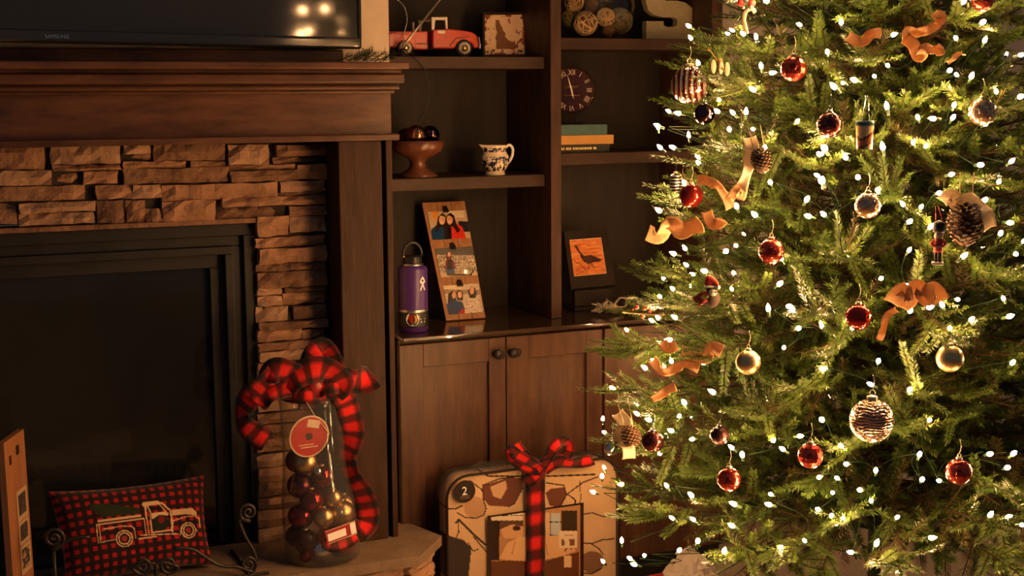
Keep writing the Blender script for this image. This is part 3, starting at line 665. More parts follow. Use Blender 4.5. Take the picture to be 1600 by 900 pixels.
# white cab with open window
c0, c1 = Yk+.006, Yk+tD-.006
for yy0, yy1 in ((c0, c0+.008), (c1-.008, c1)):
    for poly in ([(675.5, 22.5), (700.5, 22.5), (700.5, 27), (675.5, 27)], [(675.5, 27), (681.5, 27), (680, 42.5), (676, 42.5)], [(697, 27), (700.5, 27), (701, 41.5), (698, 41.5)]):
        tk(poly, yy0, yy1, 'cab_top', 'toy_white', None, .001)
tk([(675.5, 22.5), (700.5, 22.5), (700.5, 25), (675.5, 25)], c0+.008, c1-.008, 'roof', 'toy_white', None, .001)
tk([(663.5, 28), (666.5, 28), (666.5, 42), (663.5, 42)], c1-.02, c1-.008, 'side_mirror', 'toy_white', None, .001)
tk([(683, 43.5), (696, 43.5), (695, 49), (684, 48)], Yk-.0015, Yk, 'door_badge', 'toy_white', None, .0008)
tk([(702, 67), (712, 55), (735, 52.5), (735, 53.5), (713, 56.5), (703, 68)], Yk-.001, Yk, 'crease', 'toy_inside', None, 0)
tk([(746, 53), (749.5, 54), (751.5, 68), (751, 73), (747.5, 73), (748, 62)], Yk-.004, Yk+tD+.004, 'bumper', 'silver', None, .002)
zax = tp(725, 71.5)[1]-sh_; rw = zax-zsh
for wx in (633, 725):
    x_ = tp(wx, 71)[0]
    for yy, s_ in ((Yk-.004, 1), (Yk+tD+.004, -1)):
        wl = MB().lathe([(rw*.62, 0), (rw*.92, 0), (rw, .003*s_), (rw, .018*s_), (rw*.9, .022*s_), (rw*.3, .022*s_)], 28, (x_, yy, zax), axis='Y').build('wheel', 'rubber', trk, True, True)
        MB().lathe([(rw*.70, -.0012*s_), (rw*.70, .004*s_)], 28, (x_, yy, zax), axis='Y').build('white_wall', 'toy_white', wl, True, True)
        MB().lathe([(rw*.40, -.001*s_), (rw*.34, -.005*s_), (rw*.12, -.007*s_), (1e-5, -.007*s_)], 20, (x_, yy, zax), axis='Y').build('hub_cap', 'brass', wl, True, True)

# --- rusty map plaque
q = [PY(753, 18.5, 3.68), PY(822.5, 18, 3.68), PY(753, 88, 3.64), PY(822.5, 87, 3.64)]
dz = q[2].z-ZSH['LU']-.0005; q = [Vector((a.x, a.y, a.z-dz)) for a in q]
pla = thing('map_plaque', 'square rusty metal plaque with a brown state map shape on cream', 'plaque', ((q[0].x+q[1].x)/2, 3.66, ZSH['LU']))
Bq = bilin(*q); nq = (q[1]-q[0]).cross(q[2]-q[0]).normalized()
if nq.y > 0: nq = -nq
def map_col(u, v):
    X, Y = u*70, v*70; p = Paint(X, Y, (226, 190, 152)); n = vnoise(X*.16, Y*.16, 3)*.6+vnoise(X*.4, Y*.4, 8)*.4
    edge = np.minimum(np.minimum(X, 70-X), np.minimum(Y, 70-Y))
    p.m((n > .70) & (edge < 16), (140, 62, 34)); p.m((n > .77) & (edge < 18), (92, 38, 22)); p.m((edge < 2.0+4*n) & (n > .50), (140, 66, 38))
    p.poly([(20, 10), (26, 10), (27, 16), (31, 22), (33, 28), (37, 33), (36, 38), (41, 44), (48, 47), (52, 45), (54, 52), (54, 60), (20, 60), (21, 46), (19, 40), (22, 32), (20, 22)], (122, 76, 46))
    for x, y in ((6, 6), (64, 6), (6, 64), (64, 64)): p.ell(x, y, 2.1, 2.1, (52, 24, 16))
    return p.mottle(.25, .08).C
grid_panel(lambda u, v: Bq(.04+.92*u, .04+.92*v)+np.array(nq)*.002, 70, 70, .002, nq, map_col, 'face_sheet', 'print', pla)
for a in ((0, .05, 0, 1), (.95, 1, 0, 1), (.05, .95, 0, .05), (.05, .95, .95, 1)):
    grid_panel(lambda u, v, a=a: Bq(a[0]+(a[1]-a[0])*u, a[2]+(a[3]-a[2])*v)+np.array(nq)*.006, 1, 1, .016, nq, None, 'frame_rail', 'frame_dark', pla)
grid_panel(lambda u, v: Bq(.02+.96*u, .02+.96*v)-np.array(nq)*.002, 1, 1, .006, nq, None, 'backing', 'frame_dark', pla)

# --- bowl of twine balls
Yb_ = 3.63; bc = PY(931, 55, Yb_); zr = ZSH['RU']
bowl = thing('glass_bowl', 'clear glass bowl holding twine balls beside the divider', 'bowl', (bc.x, Yb_, zr))
rb = PY(985, 20, Yb_).x-bc.x
MB().lathe([(.045, 0), (.05, .002), (rb*.78, .02), (rb*.95, .05), (rb, .09), (rb*.97, .125), (rb*.96, .125), (rb*.985, .09), (rb*.93, .052), (rb*.75, .024), (.04, .006), (1e-5, .005)], 40).build('bowl_shell', 'clear_glass', bowl, True)
def twine(seed, r, m_, mcore):
    rr = random.Random(seed); mb = MB().ball((0, 0, 0), r*.86, 16, 10, 1)
    for k in range(26):
        n = Vector((rr.gauss(0, 1), rr.gauss(0, 1), rr.gauss(0, 1))).normalized(); a = n.orthogonal().normalized(); b = n.cross(a); off = rr.uniform(-.55, .55)*r; c_ = math.sqrt(r*r-off*off)
        mb.tube([n*off+(a*math.cos(t)+b*math.sin(t))*c_ for t in [2*math.pi*i/22 for i in range(22)]], r*.055, 4, 0, True)
    return mb.mesh('twine_ball', [m_, mcore], True)
for i, (x, y, r_, yy, m_, c_, lab) in enumerate(((914.5, 36.5, 18.5, 3.585, 'twine', 'twine_dark', 'large tan twine ball at the front of the glass bowl'), (946, 27, 14, 3.60, 'twine', 'twine_dark', 'small loose twine ball in the middle of the glass bowl'), (968, 33, 20, 3.63, 'twine_green', 'twine_dark', 'greenish twine ball at the right side of the glass bowl'),
    (950, 50, 9.5, 3.60, 'twine_dark', 'twine_dark', 'tiny brown twine ball low in the glass bowl'), (893, 28, 16, 3.64, 'twine_green', 'twine_dark', 'greenish twine ball half hidden by the bookcase divider'), (897, 3, 15, 3.62, 'twine', 'twine_dark', 'tan twine ball at the upper left of the glass bowl'), (922, 8, 12, 3.67, 'twine_dark', 'twine_dark', 'brown twine ball at the top of the heap in the bowl'))):
    p = PY(x, y, yy); rad = r_*proj(p)[2]/F; me = twine(i+1, rad, m_, c_)
    o = bpy.data.objects.new('twine_ball', me); COL.objects.link(o); o.location = p; o.location.z = max(p.z, zr+rad*1.02+.004); tag(o, lab, 'decor ball', 'twine balls in the glass bowl')
# --- letter S
S_pts = [(1010,60),(1085,60),(1085,24),(1081,10),(1071,2),(1058,-1),(1041,-1),(1036,-4),(1036,-13),(1040,-16),(1052,-16),(1057,-13),(1057,-7),(1084,-7),(1084,-36),(1009,-36),(1009,0),(1013,14),(1023,22),(1036,25),(1053,25),(1058,28),(1058,37),(1054,40),(1042,40),(1037,37),(1037,31),(1010,31)]
Yq = 3.60; sp = px_poly(S_pts, Yq); zmin = min(p[1] for p in sp); dzz = zmin-ZSH['RU']
mb = MB(); mb.prism([(x, z-dzz) for x, z in sp], Yq, Yq+.025)
so = mb.build('letter_block', 'letter', None, False, False, (PY(1047, 60, Yq).x, Yq+.012, ZSH['RU']))
tag(so, 'olive painted block letter S standing on the upper right shelf', 'letter')
# --- books
zbk = ZSH['RM']; Yb0 = 3.56
def book(y0, y1, x1, m_, lab, zbase, foil=None):
    z0 = zbase; h = (y1-y0)*3.95/F; xr = PY(x1, (y0+y1)/2, Yb0).x; xl = xd1b+.004; D = .15
    b = thing('book', lab, 'book', ((xl+xr)/2, Yb0+D/2, z0), group='books under the clock')
    MB().box((xl, Yb0, z0), (xr, Yb0+.004, z0+h), bev=.0012).box((xl, Yb0+.004, z0), (xr, Yb0+D, z0+.0025)).box((xl, Yb0+.004, z0+h-.0025), (xr, Yb0+D, z0+h)).build('cover', m_, b, False, True)
    MB().box((xl+.004, Yb0+.004, z0+.0026), (xr-.004, Yb0+D-.004, z0+h-.0026)).build('pages', 'paper', b, False, True)
    if foil:
        rr = random.Random(4); x = xl+.012
        while x < xr-.05:
            l = rr.uniform(.004, .010); MB().box((x, Yb0-.0006, z0+h*.36), (x+l, Yb0+.0002, z0+h*.66)).build('spine_mark', foil, b, False, True); x += l+rr.choice([.0015, .0015, .005])
    return z0+h
zb = book(226, 238.3, 953, 'book_dark', 'dark book with gold spine marks, lowest of the stack', zbk+.0003, 'gold_foil')
zb = book(211, 225.5, 959, 'book_yellow', 'thick yellow book in the middle of the stack', zb+.0003)
zb = book(194, 210.5, 949, 'book_teal', 'teal cloth book on top of the stack', zb+.0003)
# --- clock
Yc_ = 3.635; cp = PY(893.5, 141, Yc_); rc = 35.5*proj(cp)[2]/F
clk = thing('table_clock', 'round dark red clock with gold roman numerals standing on the books', 'clock', (cp.x, Yc_, zb), (0, 0, R(-36)))
hz = cp.z-zb
MB().lathe([(rc*.96, .0), (rc, .003), (rc, .022), (rc*.9, .025), (1e-5, .026)], 48, (0, 0, hz), axis='Y').build('case', 'frame_dark', clk, True)
MB().lathe([(rc, .002), (rc*1.0, -.003), (rc*.965, -.004), (rc*.95, -.001), (rc*.95, .002)], 48, (0, 0, hz), axis='Y', closed=True).build('rim', 'copper', clk, True)
MB().lathe([(rc*.95, -.0005), (1e-5, -.0006)], 48, (0, 0, hz), axis='Y').build('dial', 'clock_face', clk)
for i, t in enumerate(['XII', 'I', 'II', 'III', 'IIII', 'V', 'VI', 'VII', 'VIII', 'IX', 'X', 'XI']):
    a = i*math.pi/6; lettering('numeral', t, rc*.33, 'toy_white', clk, (rc*.77*math.sin(a), -.0012, hz+rc*.77*math.cos(a)), (math.pi/2, a, 0), .8, .0004)
def hand(a, l, wd, back):
    d = Vector((math.sin(a), 0, math.cos(a))); s_ = Vector((math.cos(a), 0, -math.sin(a))); c_ = Vector((0, -.0028, hz))
    MB().prism([((c_+v).x, (c_+v).z) for v in (d*l, s_*wd, -d*back, -s_*wd)], -.0032, -.0024).build('hand', 'white_print', clk)
hand(R(-16), rc*.74, .0022, rc*.42); hand(R(172), rc*.40, .0026, .004)
for z_, w_ in ((.18, .34), (.12, .26), (-.22, .36)): MB().box((-rc*w_, -.001, hz+rc*z_-.0014), (rc*w_, -.0004, hz+rc*z_+.0014)).build('dial_line', 'brass', clk)
MB().box((-.03, -.008, 0), (.03, .03, .006), bev=.002).box((-.008, .005, .005), (.008, .018, hz-rc*.96), bev=.001).build('foot', 'frame_dark', clk)

# --- footed wooden bowl with balls
Yw = 3.60; wc = PY(653, 262, Yw); zm = ZSH['LM']; s_ = proj(wc)[2]/F
fb = thing('footed_bowl', 'turned reddish wooden bowl on a flared foot on the middle shelf', 'bowl', (wc.x, Yw, zm))
prof = [(31, 0), (31, 3), (24, 7), (14, 14), (12, 22), (15, 28), (26, 33), (37, 40), (41, 48), (40, 56), (37, 57), (35, 55), (35, 48), (28, 40), (1e-4, 36)]
MB().lathe([(r_*s_, z_*s_) for r_, z_ in prof], 40).build('turned_body', 'bowl_wood', fb, True)
for x, y, r_, m_, lab in ((650, 212, 17, 'copper', 'shiny copper ball in the footed wooden bowl'), (672, 211, 15, 'orn_dark_shiny', 'dark glass ball at the right in the footed wooden bowl'), (634, 214, 14, 'orn_dark', 'dull dark ball at the left in the footed wooden bowl')):
    p = PY(x, y, Yw+(.012 if x != 650 else -.018)); o = MB().ball((0, 0, 0), r_*s_, 28, 16).build('decor_ball', m_, None, True, False); o.location = p; tag(o, lab, 'decor ball', 'balls in the footed bowl')
MB().tube(spline([PY(x, y, Yw-.03) for x, y in ((614, 165), (616, 182), (626, 194), (640, 199))], 6), .0011, 5).build('twig', 'bark', fb, True, True)
# --- willow pattern pitcher
Yp_ = 3.585; pc = PY(773.5, 260, Yp_); s_ = proj(pc)[2]/F
pit = thing('cream_pitcher', 'small white china pitcher with dark blue willow pattern', 'pitcher', (pc.x, Yp_, zm))
prof = [(15.5, 0), (16, 2.0), (14.5, 4), (17, 8), (21, 15), (22.8, 22), (22, 28), (18.5, 34), (17.3, 38), (18.6, 43), (19.6, 46), (18.4, 46), (16.4, 38), (17.5, 33), (20, 22), (13, 6), (1e-4, 5)]
prof2 = []
for (a, b), (c, d) in zip(prof[:-1], prof[1:]):
    for k in range(4): prof2.append(((a+(c-a)*k/4)*s_, (b+(d-b)*k/4)*s_))
prof2.append((1e-5, 5*s_)); SEG = 96; mb = MB().lathe(prof2, SEG)
V = np.array(mb.v); ang = np.arctan2(V[:, 1], V[:, 0]); zz = V[:, 2]/s_
sp_ = np.clip(np.cos(ang-math.pi), 0, 1)**14*np.clip((zz-33)/13, 0, 1); V[:, 0] -= sp_*8*s_; V[:, 2] += sp_*2.0*s_; mb.v = [tuple(p) for p in V]
C = np.zeros((len(V), 3)); C[:] = lin((226, 208, 182)); blue = np.array(lin((28, 30, 58)))
X, Y_ = ang*8.2, zz*.36; n = vnoise(X*.9+50, Y_*.9, 2)*.55+vnoise(X*2.1+50, Y_*2.1, 5)*.45
C[(n > .50) & (zz > 7) & (zz < 29)] = blue; C[(n > .42) & (zz > 6) & (zz < 12)] = blue; C[(zz > 35) & (zz < 42) & (n > .40)] = blue; C[(zz > 29.6) & (zz < 30.6)] = blue
C[np.arange(len(V)) >= SEG*11*4] = lin((210, 195, 172)); mb.c = C
mb.build('body', 'china_print', pit, True)
MB().tube(spline([((17)*s_, 0, 41*s_), (24*s_, 0, 46*s_), (30*s_, 0, 41*s_), (30*s_, 0, 31*s_), (26*s_, 0, 22*s_), (21*s_, 0, 17*s_)], 6), 2.3*s_, 10).build('handle', 'china', pit, True)

# --- purple flask
Yf_ = 3.475; fc = PY(646, 505, Yf_); s_ = proj(fc)[2]/F; rr_ = 23*s_
fl = thing('purple_flask', 'purple insulated water bottle with black loop lid and stickers', 'water bottle', (fc.x, Yf_, zc_top))
hh = lambda y: (521-y)*s_*1.0
MB().lathe([(rr_*.9, 0), (rr_, .004), (rr_, hh(424)), (rr_*.93, hh(420)), (rr_*.75, hh(418)), (rr_*.70, hh(417))], 40).build('body', 'purple', fl, True)
MB().lathe([(rr_*.70, hh(418)), (rr_*.72, hh(417)), (rr_*.72, hh(414.5)), (rr_*.66, hh(414))], 32).build('neck_ring', 'steel', fl, True)
lid = MB().lathe([(rr_*.62, hh(415)), (rr_*.64, hh(413)), (rr_*.64, hh(404)), (rr_*.56, hh(402)), (1e-5, hh(401.5))], 32).build('lid', 'black', fl, True)
MB().tube([(rr_*.66*math.cos(a), 0, hh(404)+(hh(382)-hh(404))*max(0, math.sin(a))**.8) for a in [math.pi*i/18 for i in range(19)]], .0045, 8).build('loop', 'black', lid, True)
MB().ball((-rr_*.66, -.004, hh(403)), .0042, 12, 8).build('pin', 'brass', lid, True)
MB().lathe([(rr_*1.004, hh(489)), (rr_*1.008, hh(488.5)), (rr_*1.008, hh(485.5)), (rr_*1.004, hh(485))], 40).build('steel_band', 'steel', fl, True)
MB().lathe([(rr_*1.003, hh(512)), (rr_*1.006, hh(511)), (rr_*1.006, hh(489)), (rr_*1.003, hh(488.6))], 40).build('wrap_sleeve', 'black', fl, True)
view = math.atan2(-fc.y, -fc.x)
def decal(name, a0, z0, shape, m_, rad=1.012, col=None):
    """small flat decal bent round the flask: shape = polygon in metres (x to the viewer's right)"""
    vs = []
    for x, z in shape:
        a = view + a0 + x/rr_; vs.append((rr_*rad*math.cos(a), rr_*rad*math.sin(a), z0+z))
    vs2 = [(p[0]*.994, p[1]*.994, p[2]) for p in vs]; n = len(vs)
    MB().add(vs+vs2, [tuple(range(n)), tuple(range(2*n-1, n-1, -1))]+[(i, i+n, (i+1)%n+n, (i+1)%n) for i in range(n)]).build(name, m_, fl)
def circ(r, n=20, x=0, z=0): return [(x+r*math.cos(2*math.pi*i/n), z+r*math.sin(2*math.pi*i/n)) for i in range(n)]
q_ = s_*1.15; al = .72; zl = hh(445)
for poly in ([(-1.5,9),(0,10.5),(1.5,9),(4.4,4.5),(4.4,2),(1.2,0.2),(4.8,-8),(3.0,-9),(0,-2.5),(-3.0,-9),(-4.8,-8),(-1.2,0.2),(-4.4,2),(-4.4,4.5)],):
    decal('logo', al, zl, [(x*q_, z*q_) for x, z in poly], 'white_print')
decal('logo_eye', al, zl, [(x*q_, z*q_) for x, z in circ(1.8, 10, 0, 4.6)], 'purple', 1.016)
decal('sticker', -.05, hh(499), circ(10.5*s_), 'white_print', 1.012); decal('sticker_print', -.05, hh(499), [(x*s_, z*s_) for x, z in ((-7, 5), (0, 8.5), (1.5, 0), (-1, -7), (-5, -3))], 'tag_red', 1.018); decal('sticker_print', -.05, hh(499), [(x*s_, z*s_) for x, z in ((2, 7), (7, 4), (7.5, -3), (3, -7), (4, 0))], 'book_yellow', 1.018); decal('sticker_print', -.05, hh(499), [(x*s_, z*s_) for x, z in ((-1, -5), (2, -2), (3, -7.5), (0, -8.6), (-4, -7))], 'needle_tip', 1.018)
for zq, w_ in ((3.2, 7), (-1.5, 5), (-6, 4)): decal('sticker_strip', .70, hh(499), [(x*s_, z*s_) for x, z in ((-w_, zq), (w_, zq), (w_, zq+2.4), (-w_, zq+2.4))], 'toy_white', 1.014)

# --- photo board on the counter
b0 = PZ(697, 503, zc_top+.0006); b1 = PZ(759, 497, zc_top+.0006); Yb1 = (b0.y+b1.y)/2
b0 = PY(697, 503, Yb1); b1 = PY(759, 497.5, Yb1); zb_ = (b0.z+b1.z)/2; b0.z = b1.z = zc_top+.0035
Ytp = min(Yb1+.165, Y_BACK-.03)
t0_ = PY(659, 317, Ytp); t1_ = PY(726, 314, Ytp); xm0 = (t0_.x+b0.x)/2; xm1 = (t1_.x+b1.x)/2
pb = thing('photo_board', 'wooden plank board with three clipped photographs leaning on the counter', 'photo display', ((b0.x+b1.x)/2, Yb1, zc_top))
Bp = bilin(t0_, t1_, b0, b1); nb = (t1_-t0_).cross(b0-t0_).normalized(); nb = -nb if nb.y > 0 else nb
for k in range(3):
    a, b = k/3+.006, (k+1)/3-.006
    grid_panel(lambda u, v: Bp(a+(b-a)*u, v), 2, 6, .009, nb, None, 'plank', 'plank_wood', pb)
BPX = lambda U, V: ((659*(1-U)+726*U)*(1-V)+(697*(1-U)+759*U)*V, (317*(1-U)+314*U)*(1-V)+(503*(1-U)+497*U)*V)
def photo1(p, X, Y):
    p.rect(675, 331, 684, 343, (226, 150, 60)); p.rect(700, 330, 725, 341, (226, 208, 180)); p.m((X > 716) & (Y > 347) & (Y < 364), (40, 42, 52))
    p.poly([(672, 378), (674, 360), (684, 351), (698, 356), (700, 378)], (24, 62, 104)); p.poly([(704, 378), (704, 358), (712, 350), (722, 356), (729, 376)], (216, 52, 40)); p.poly([(695, 378), (697, 356), (704, 350), (706, 378)], (22, 18, 22))
    p.poly([(684, 340), (690, 334), (696, 338), (697, 352), (699, 372), (694, 374), (693, 356), (687, 356), (683, 366), (680, 364)], (48, 28, 21)); p.poly([(697, 338), (703, 333), (709, 338), (713, 352), (719, 362), (714, 366), (708, 356), (699, 356), (697, 366), (695, 352)], (44, 26, 20)); p.ell(690.5, 344.5, 4.7, 8.2, (226, 178, 148)); p.ell(702.4, 344, 4.7, 8.4, (222, 168, 138)); p.poly([(687, 338), (690, 335), (695, 338), (694, 340), (690, 338)], (48, 28, 21)); p.poly([(698.5, 338), (702, 334), (707, 338), (706, 341), (702, 338)], (44, 26, 20))
    for fx, fy in ((690.5, 345.5), (702.2, 344.5)): p.ell(fx, fy+4, 2.2, .9, (240, 226, 214)); p.ell(fx-1.8, fy-1.4, .7, .6, (50, 30, 24)); p.ell(fx+1.8, fy-1.4, .7, .6, (50, 30, 24))
def photo2(p, X, Y):
    n = vnoise(X*.5, Y*.9, 4); p.m(Y < 401, (84, 80, 80)); p.m((Y >= 401) & (n > .62), (206, 184, 156)); p.m((Y > 403) & (n < .3), (96, 86, 78)); p.rect(680, 428, 760, 440, (196, 168, 140))
    p.ell(701, 404, 4.5, 9, (86, 40, 24)); p.ell(701.5, 400, 2.3, 3.6, (220, 170, 140)); p.poly([(695, 424), (696, 410), (701, 406), (709, 410), (711, 423)], (120, 40, 56)); p.poly([(698, 424), (699, 409), (706, 409), (707, 424)], (26, 20, 26))
    p.poly([(696, 424), (709, 422), (711, 434), (698, 433)], (52, 78, 120)); p.rect(698, 430, 737, 433.5, (70, 50, 40)); p.line([(735, 433), (739, 425)], 2, (40, 30, 30))
def photo3(p, X, Y):
    p.rect(690, 446, 720, 456, (230, 206, 170)); p.m((Y > 455) & (Y < 462), (150, 128, 108)); p.m((X > 690) & (X < 704) & (Y > 462) & (vnoise(X*.6, Y*.6, 7) > .5), (206, 190, 168)); p.poly([(700, 462), (706, 457), (712, 461), (713, 474), (708, 486), (699, 484)], (46, 30, 26)); p.ell(709, 464, 3.2, 5.2, (214, 164, 136)); p.poly([(712, 459), (717, 455), (723, 459), (723, 472), (714, 472)], (64, 40, 34)); p.ell(718, 463, 3.2, 5, (220, 172, 144)); p.ell(718, 466, 1.6, .8, (240, 228, 216))
    p.poly([(731, 456), (736, 449), (742, 452), (745, 462), (742, 468), (733, 468)], (44, 26, 22)); p.ell(737, 456, 3.4, 6, (214, 160, 130)); p.poly([(696, 496), (698, 478), (706, 471), (722, 474), (728, 492)], (32, 60, 106)); p.poly([(712, 498), (722, 484), (732, 492), (730, 498)], (176, 40, 50))
    p.poly([(726, 496), (726, 476), (733, 468), (746, 470), (754, 490)], (216, 204, 188)); p.m((X > 726) & (Y > 470) & (vnoise(X*.9, Y*.9, 11) > .68), (170, 120, 116))
for k, (ua, ub, va, vb, fn, bs) in enumerate(((.075, .985, .082, .325, photo1, (196, 170, 138)), (.085, .985, .40, .645, photo2, (150, 138, 124)), (.095, .96, .715, .955, photo3, (196, 180, 158)))):
    def cf(u, v, ua=ua, ub=ub, va=va, vb=vb, fn=fn, bs=bs):
        X, Y = BPX(ua+(ub-ua)*u, va+(vb-va)*v); p = Paint(X, Y, bs); fn(p, X, Y); return p.mottle(.45, .18).C
    grid_panel(lambda u, v: Bp(ua+(ub-ua)*u, va+(vb-va)*v)+np.array(nb)*.002, 90, 66, .001, nb, cf, 'photograph', 'print_gloss', pb)
    for c in (Bp(.5, va-.012),):
        ax = np.array((t1_-t0_).normalized()); dn = np.array((b0-t0_).normalized()); n_ = np.array(nb)
        clip = MB(); w_, h_ = .0075, .010
        P8 = [c+ax*sx*w_*(1 if q else .7)+dn*sy+n_*sn for q, sy in ((0, -h_), (1, h_)) for sx, sn in ((-1, .0025), (1, .0025), (1, .011 if q else .006), (-1, .011 if q else .006))]
        clip.add([tuple(p) for p in P8], [(0, 3, 2, 1), (4, 5, 6, 7), (0, 1, 5, 4), (1, 2, 6, 5), (2, 3, 7, 6), (3, 0, 4, 7)]).build('clip', 'black', pb, False, True)
# --- framed bird picture on a low stand
fY0, fY1 = 3.60, 3.68
f = [PY(879.5, 363, fY1), PY(947, 358, fY1), PY(891, 453, fY0), PY(961, 446, fY0)]
fz = min(f[2].z, f[3].z); Bf = bilin(*f); nf = (f[1]-f[0]).cross(f[2]-f[0]).normalized(); nf = -nf if nf.y > 0 else nf
fp = thing('bird_picture', 'dark framed orange print of a bird leaning on a stand', 'picture', ((f[2].x+f[3].x)/2, fY0, zc_top))
for a in ((0, .10, 0, 1), (.84, 1, 0, 1), (.10, .84, 0, .15), (.10, .84, .79, 1)):
    grid_panel(lambda u, v, a=a: Bf(a[0]+(a[1]-a[0])*u, a[2]+(a[3]-a[2])*v)+np.array(nf)*.007, 1, 1, .016, nf, None, 'frame_rail', 'frame_dark', fp)
def bird(u, v):
    X, Y = u*57, v*58; p = Paint(X, Y, (214, 126, 62)); n = vnoise(X*.12, Y*.35, 2); p.m(n > .68, (226, 146, 84)); p.m(n < .25, (190, 102, 46))
    p.line([(12, 12), (15, 19), (21, 27)], 3.2, (62, 32, 20)); p.ell(11.5, 11, 2.4, 2, (62, 32, 20)); p.poly([(17, 24), (24, 27), (34, 26), (44, 31), (52, 35), (48, 38), (38, 38), (28, 40), (21, 36), (17, 29)], (58, 30, 20)); p.ell(28, 32, 7, 5, (74, 38, 24)); p.line([(28, 39), (29, 46), (26, 48)], 1.2, (58, 30, 20)); p.line([(33, 38), (35, 45), (38, 46)], 1.2, (58, 30, 20))
    p.line([(6, 34), (16, 40), (24, 52)], 1.1, (110, 58, 30)); p.m((X < 1.4) | (X > 55.6) | (Y < 1.4) | (Y > 56.6), (236, 206, 168)); return p.C
grid_panel(lambda u, v: Bf(.085+.765*u, .145+.65*v)+np.array(nf)*.004, 60, 60, .006, nf, bird, 'print_sheet', 'print', fp)
MB().box((f[2].x+.004, fY0-.022, zc_top+.0004), (f[3].x-.004, fY0+.05, zc_top+.012), bev=.002).box((f[2].x+.012, fY0-.005, zc_top+.012), (f[3].x-.012, fY0+.012, fz-.003), bev=.002).build('stand', 'frame_dark', fp, False, True)
# --- dried bundle with raffia bow
dY = 3.50; dc = PY(950, 490, dY); zb0 = zc_top; dsx = proj(dc)[2]/F
db = thing('raffia_bundle', 'small grey fibre bundle tied with a pale raffia bow on the counter', 'decoration', (dc.x, dY, zb0))
mb = MB(); rr = random.Random(9)
for k in range(70):
    a = rr.uniform(0, 2*math.pi); el = rr.uniform(-.1, 1.0); l = rr.uniform(14, 26)*dsx; d = Vector((math.cos(a)*math.cos(el)*1.25, math.sin(a)*math.cos(el)*.8, math.sin(el)*.8)); c = Vector((-5*dsx, 0, 8*dsx))
    mb.tube([c, c+d*l*.6, Vector((c+d*l+Vector((0, 0, -2*dsx)))) if (c+d*l).z > 4*dsx else c+d*l*.9], [.003, .004, .0012], 5)
for v in range(len(mb.v)):
    x, y, z = mb.v[v]; mb.v[v] = (x, y, max(z, .0015))
mb.build('fibre_tuft', 'grey_fibre', db, True)
for sx_, h_ in ((-1, 22), (1, 26)):
    ribbon('bow_loop', [(6*dsx, -.012, 14*dsx), ((6+10*sx_)*dsx, -.018, (h_)*dsx), ((6+20*sx_)*dsx, -.02, (h_-4)*dsx), ((6+17*sx_)*dsx, -.022, 12*dsx), (6*dsx, -.016, 13*dsx)], 5*dsx, 'raffia', db, (0, 1, .2), world=False)
MB().ball((6*dsx, -.016, 13.5*dsx), 4*dsx, 12, 8).build('bow_knot', 'raffia', db, True)
# ================================================================== ON THE HEARTH
# --- narrow photo plank at the left
a0 = PY(5.5, 691, 3.16); a1 = PY(37, 672, 3.28); z_ = (a0.z+a1.z)/2; a0.z = a1.z = z_
c0_ = PZ(24, 955, Z_H+.0005); c1_ = Vector((c0_.x+(a1.x-a0.x)*1.02, c0_.y+(a1.y-a0.y), Z_H+.0005))
lp_ = thing('photo_plank', 'tall brown wooden plank with a column of photo prints at the left edge', 'photo display', ((c0_.x+c1_.x)/2, (c0_.y+c1_.y)/2, Z_H))
Bl = bilin(a0, a1, c0_, c1_); nl = (a1-a0).cross(c0_-a0).normalized(); nl = -nl if nl.dot(Vector(CAM)-a0) < 0 else nl
grid_panel(lambda u, v: Bl(u, v), 2, 6, .014, nl, None, 'plank', 'plank_rust', lp_)
for (u, v, r_) in ((.25, .115, .05), (.62, .085, .075)):
    grid_panel(lambda a, b: Bl(u-r_+2*r_*a, v-.02+.055*b)+np.array(nl)*.0006, 2, 2, .0005, nl, None, 'knot', 'frame_dark', lp_)
for ua, ub, va, vb, sd in ((.40, .90, .33, .515, 1), (.40, .90, .52, .66, 2), (.40, .90, .665, .84, 3)):
    def cf(u, v, sd=sd):
        X, Y = u*30, v*40; p = Paint(X, Y, (186, 158, 126)); p.rect(4, 5, 26, 33, (62, 54, 50)); n = vnoise(X*.3, Y*.3, sd); p.m((n > .55) & (X > 4) & (X < 26) & (Y > 5) & (Y < 33), (84, 74, 66) if sd < 3 else (158, 134, 110)); return p.C
    grid_panel(lambda u, v: Bl(ua+(ub-ua)*u, va+(vb-va)*v)+np.array(nl)*.0014, 20, 26, .001, nl, cf, 'photograph', 'print', lp_)
# --- pillow
pT0, pT1, pB1, pB0 = (76, 768), (319, 742), (332, 884), (104, 918)
PYf = lambda v: 3.36-.13*v
pil = thing('truck_pillow', 'red and black checked pillow with a pickup truck drawing in the fireplace corner', 'pillow', (PY(205, 880, 3.25).x, 3.27, Z_H))
k00, k10, k01, k11 = PY(*pT0, 3.345), PY(*pT1, 3.375), PY(*pB0, 3.235), PY(*pB1, 3.265)
k01.z = max(k01.z, Z_H+.006); k11.z = max(k11.z, Z_H+.012)
Bk = bilin(k00, k10, k01, k11); nk = (k10-k00).cross(k01-k00).normalized(); nk = -nk if nk.y > 0 else nk
def PP(u, v):
    a, b = u*2-1, v*2-1; pin = 1-.055*(1-b*b)*abs(a)**3; pin2 = 1-.10*(1-a*a)*abs(b)**3
    return Bk((a*pin+1)/2, (b*pin2+1)/2)
def pbulge(u, v): return .045*(max(0, (1-(2*u-1)**4)*(1-(2*v-1)**4)))**.6
